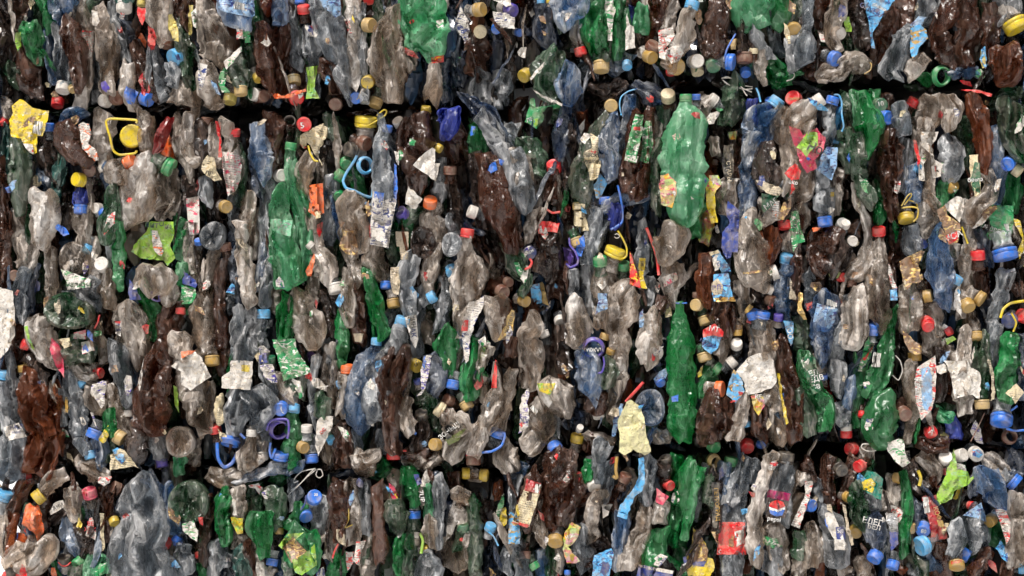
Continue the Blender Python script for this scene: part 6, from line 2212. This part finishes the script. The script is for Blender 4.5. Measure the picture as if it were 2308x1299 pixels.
def bale(x0,x1,y0,y1,lab):
    r=np.random.default_rng(int(x0+y0)&0xffff); nx=int((x1-x0)/14); ny=int((y1-y0)/14); X,Y=np.meshgrid(np.linspace(x0,x1,nx),np.linspace(y0,y1,ny))
    Z=150+facets(X,Y,50,1.6,r)+facets(X,Y,20,1.,r); ed=np.minimum(np.minimum(X-x0,x1-X),np.minimum(Y-y0,y1-Y)); Z+=45*np.exp(-ed/14)
    V=np.stack([(X-1154)*.00104,Z*.001,CZ+(649.5-Y)*.00104],-1).reshape(-1,3); F=[]
    for i in range(ny-1):
        for j in range(nx-1): F.append((i*nx+j,i*nx+j+1,(i+1)*nx+j+1,(i+1)*nx+j))
    ring=[j for j in range(nx)]+[i*nx+nx-1 for i in range(1,ny)]+[(ny-1)*nx+j for j in range(nx-2,-1,-1)]+[i*nx for i in range(ny-2,0,-1)]
    b=len(V); B=V[ring].copy(); B[:,1]=1.1; V=np.vstack([V,B]); m=len(ring)
    for i in range(m): F.append((ring[i],ring[(i+1)%m],b+(i+1)%m,b+i))
    F.append(tuple(b+i for i in range(m)))
    obj('bale',mesh('bale',V.tolist(),F,[cm],False),label=lab,category='bale',group='stacked bales of pressed bottles')
bale(-60,1160,-360,244,'upper left bale above the yellow jug cap, core coloured dark as shade'); bale(1162,2640,-360,190,'upper right bale above the long dark gap, core coloured dark as shade')
bale(-60,1243,251,1052,'middle left bale holding the pair of milky green bottles, core coloured dark as shade'); bale(1246,2640,197,1000,'middle right bale holding the upright emerald bottle, core coloured dark as shade')
bale(35,1187,1062,1880,'lower left bale with the huge grey wrinkled bottle, core coloured dark as shade'); bale(1190,2640,1008,1880,'lower right bale holding the black gold lettered label, core coloured dark as shade')
# the stack stands in snow
bm=bmesh.new(); bmesh.ops.create_grid(bm,x_segments=60,y_segments=60,size=1)
for v in bm.verts: v.co=Vector((v.co.x*300,v.co.y*300,0)); v.co.z=.0
me=bpy.data.meshes.new('snow_ground'); bm.to_mesh(me); bm.free()
m,t,oo=nt('snow'); g,v=coords(t); n=tex(t,'ShaderNodeTexNoise',v,1.3,Detail=5).outputs['Fac']; p=N(t,'ShaderNodeBsdfPrincipled'); t.links.new(mixc(t,n,(.78,.79,.80),(.86,.86,.86)),p.inputs['Base Color']); p.inputs['Roughness'].default_value=.8
b=N(t,'ShaderNodeBump'); b.inputs['Distance'].default_value=.05; t.links.new(n,b.inputs['Height']); t.links.new(b.outputs[0],p.inputs['Normal']); t.links.new(p.outputs[0],oo.inputs[0]); me.materials.append(m)
obj('snow_ground',me,kind='structure')
# ---------------------------------------------------------------- light, camera
w=bpy.data.worlds.new('World'); sc.world=w; w.use_nodes=True; wt=w.node_tree; bg=wt.nodes['Background']
sky=wt.nodes.new('ShaderNodeTexSky'); sky.sky_type='NISHITA'; sky.sun_disc=False; EL,RO=60,205
sky.sun_elevation=R(EL); sky.sun_rotation=R(RO); sky.dust_density=6; sky.air_density=1.3; wt.links.new(sky.outputs[0],bg.inputs[0]); bg.inputs[1].default_value=SKY
l=bpy.data.lights.new('sun','SUN'); l.energy=SUN; l.angle=R(11); l.color=(1,.965,.92); so=bpy.data.objects.new('sun',l); col.objects.link(so)
az=R(RO); dv=Vector((math.sin(az)*math.cos(R(EL)),math.cos(az)*math.cos(R(EL)),math.sin(R(EL)))); so.rotation_euler=dv.to_track_quat('Z','Y').to_euler(); so.location=dv*5
cd=bpy.data.cameras.new('camera'); co=bpy.data.objects.new('camera',cd); col.objects.link(co); co.location=(0,-D,CZ); co.rotation_euler=(R(90),0,0)
cd.sensor_width=36; cd.lens=36*D/2.308; cd.clip_end=1000; sc.camera=co
sc.view_settings.view_transform='Standard'; sc.view_settings.look='None'; sc.view_settings.gamma=1; sc.view_settings.exposure=EXP
sc.cycles.use_adaptive_sampling=True; sc.cycles.adaptive_threshold=.03; sc.cycles.adaptive_min_samples=20; sc.cycles.max_bounces=5; sc.cycles.diffuse_bounces=2; sc.cycles.glossy_bounces=2; sc.cycles.transmission_bounces=3; sc.cycles.transparent_max_bounces=8; sc.cycles.use_denoising=True; sc.cycles.sample_clamp_indirect=4
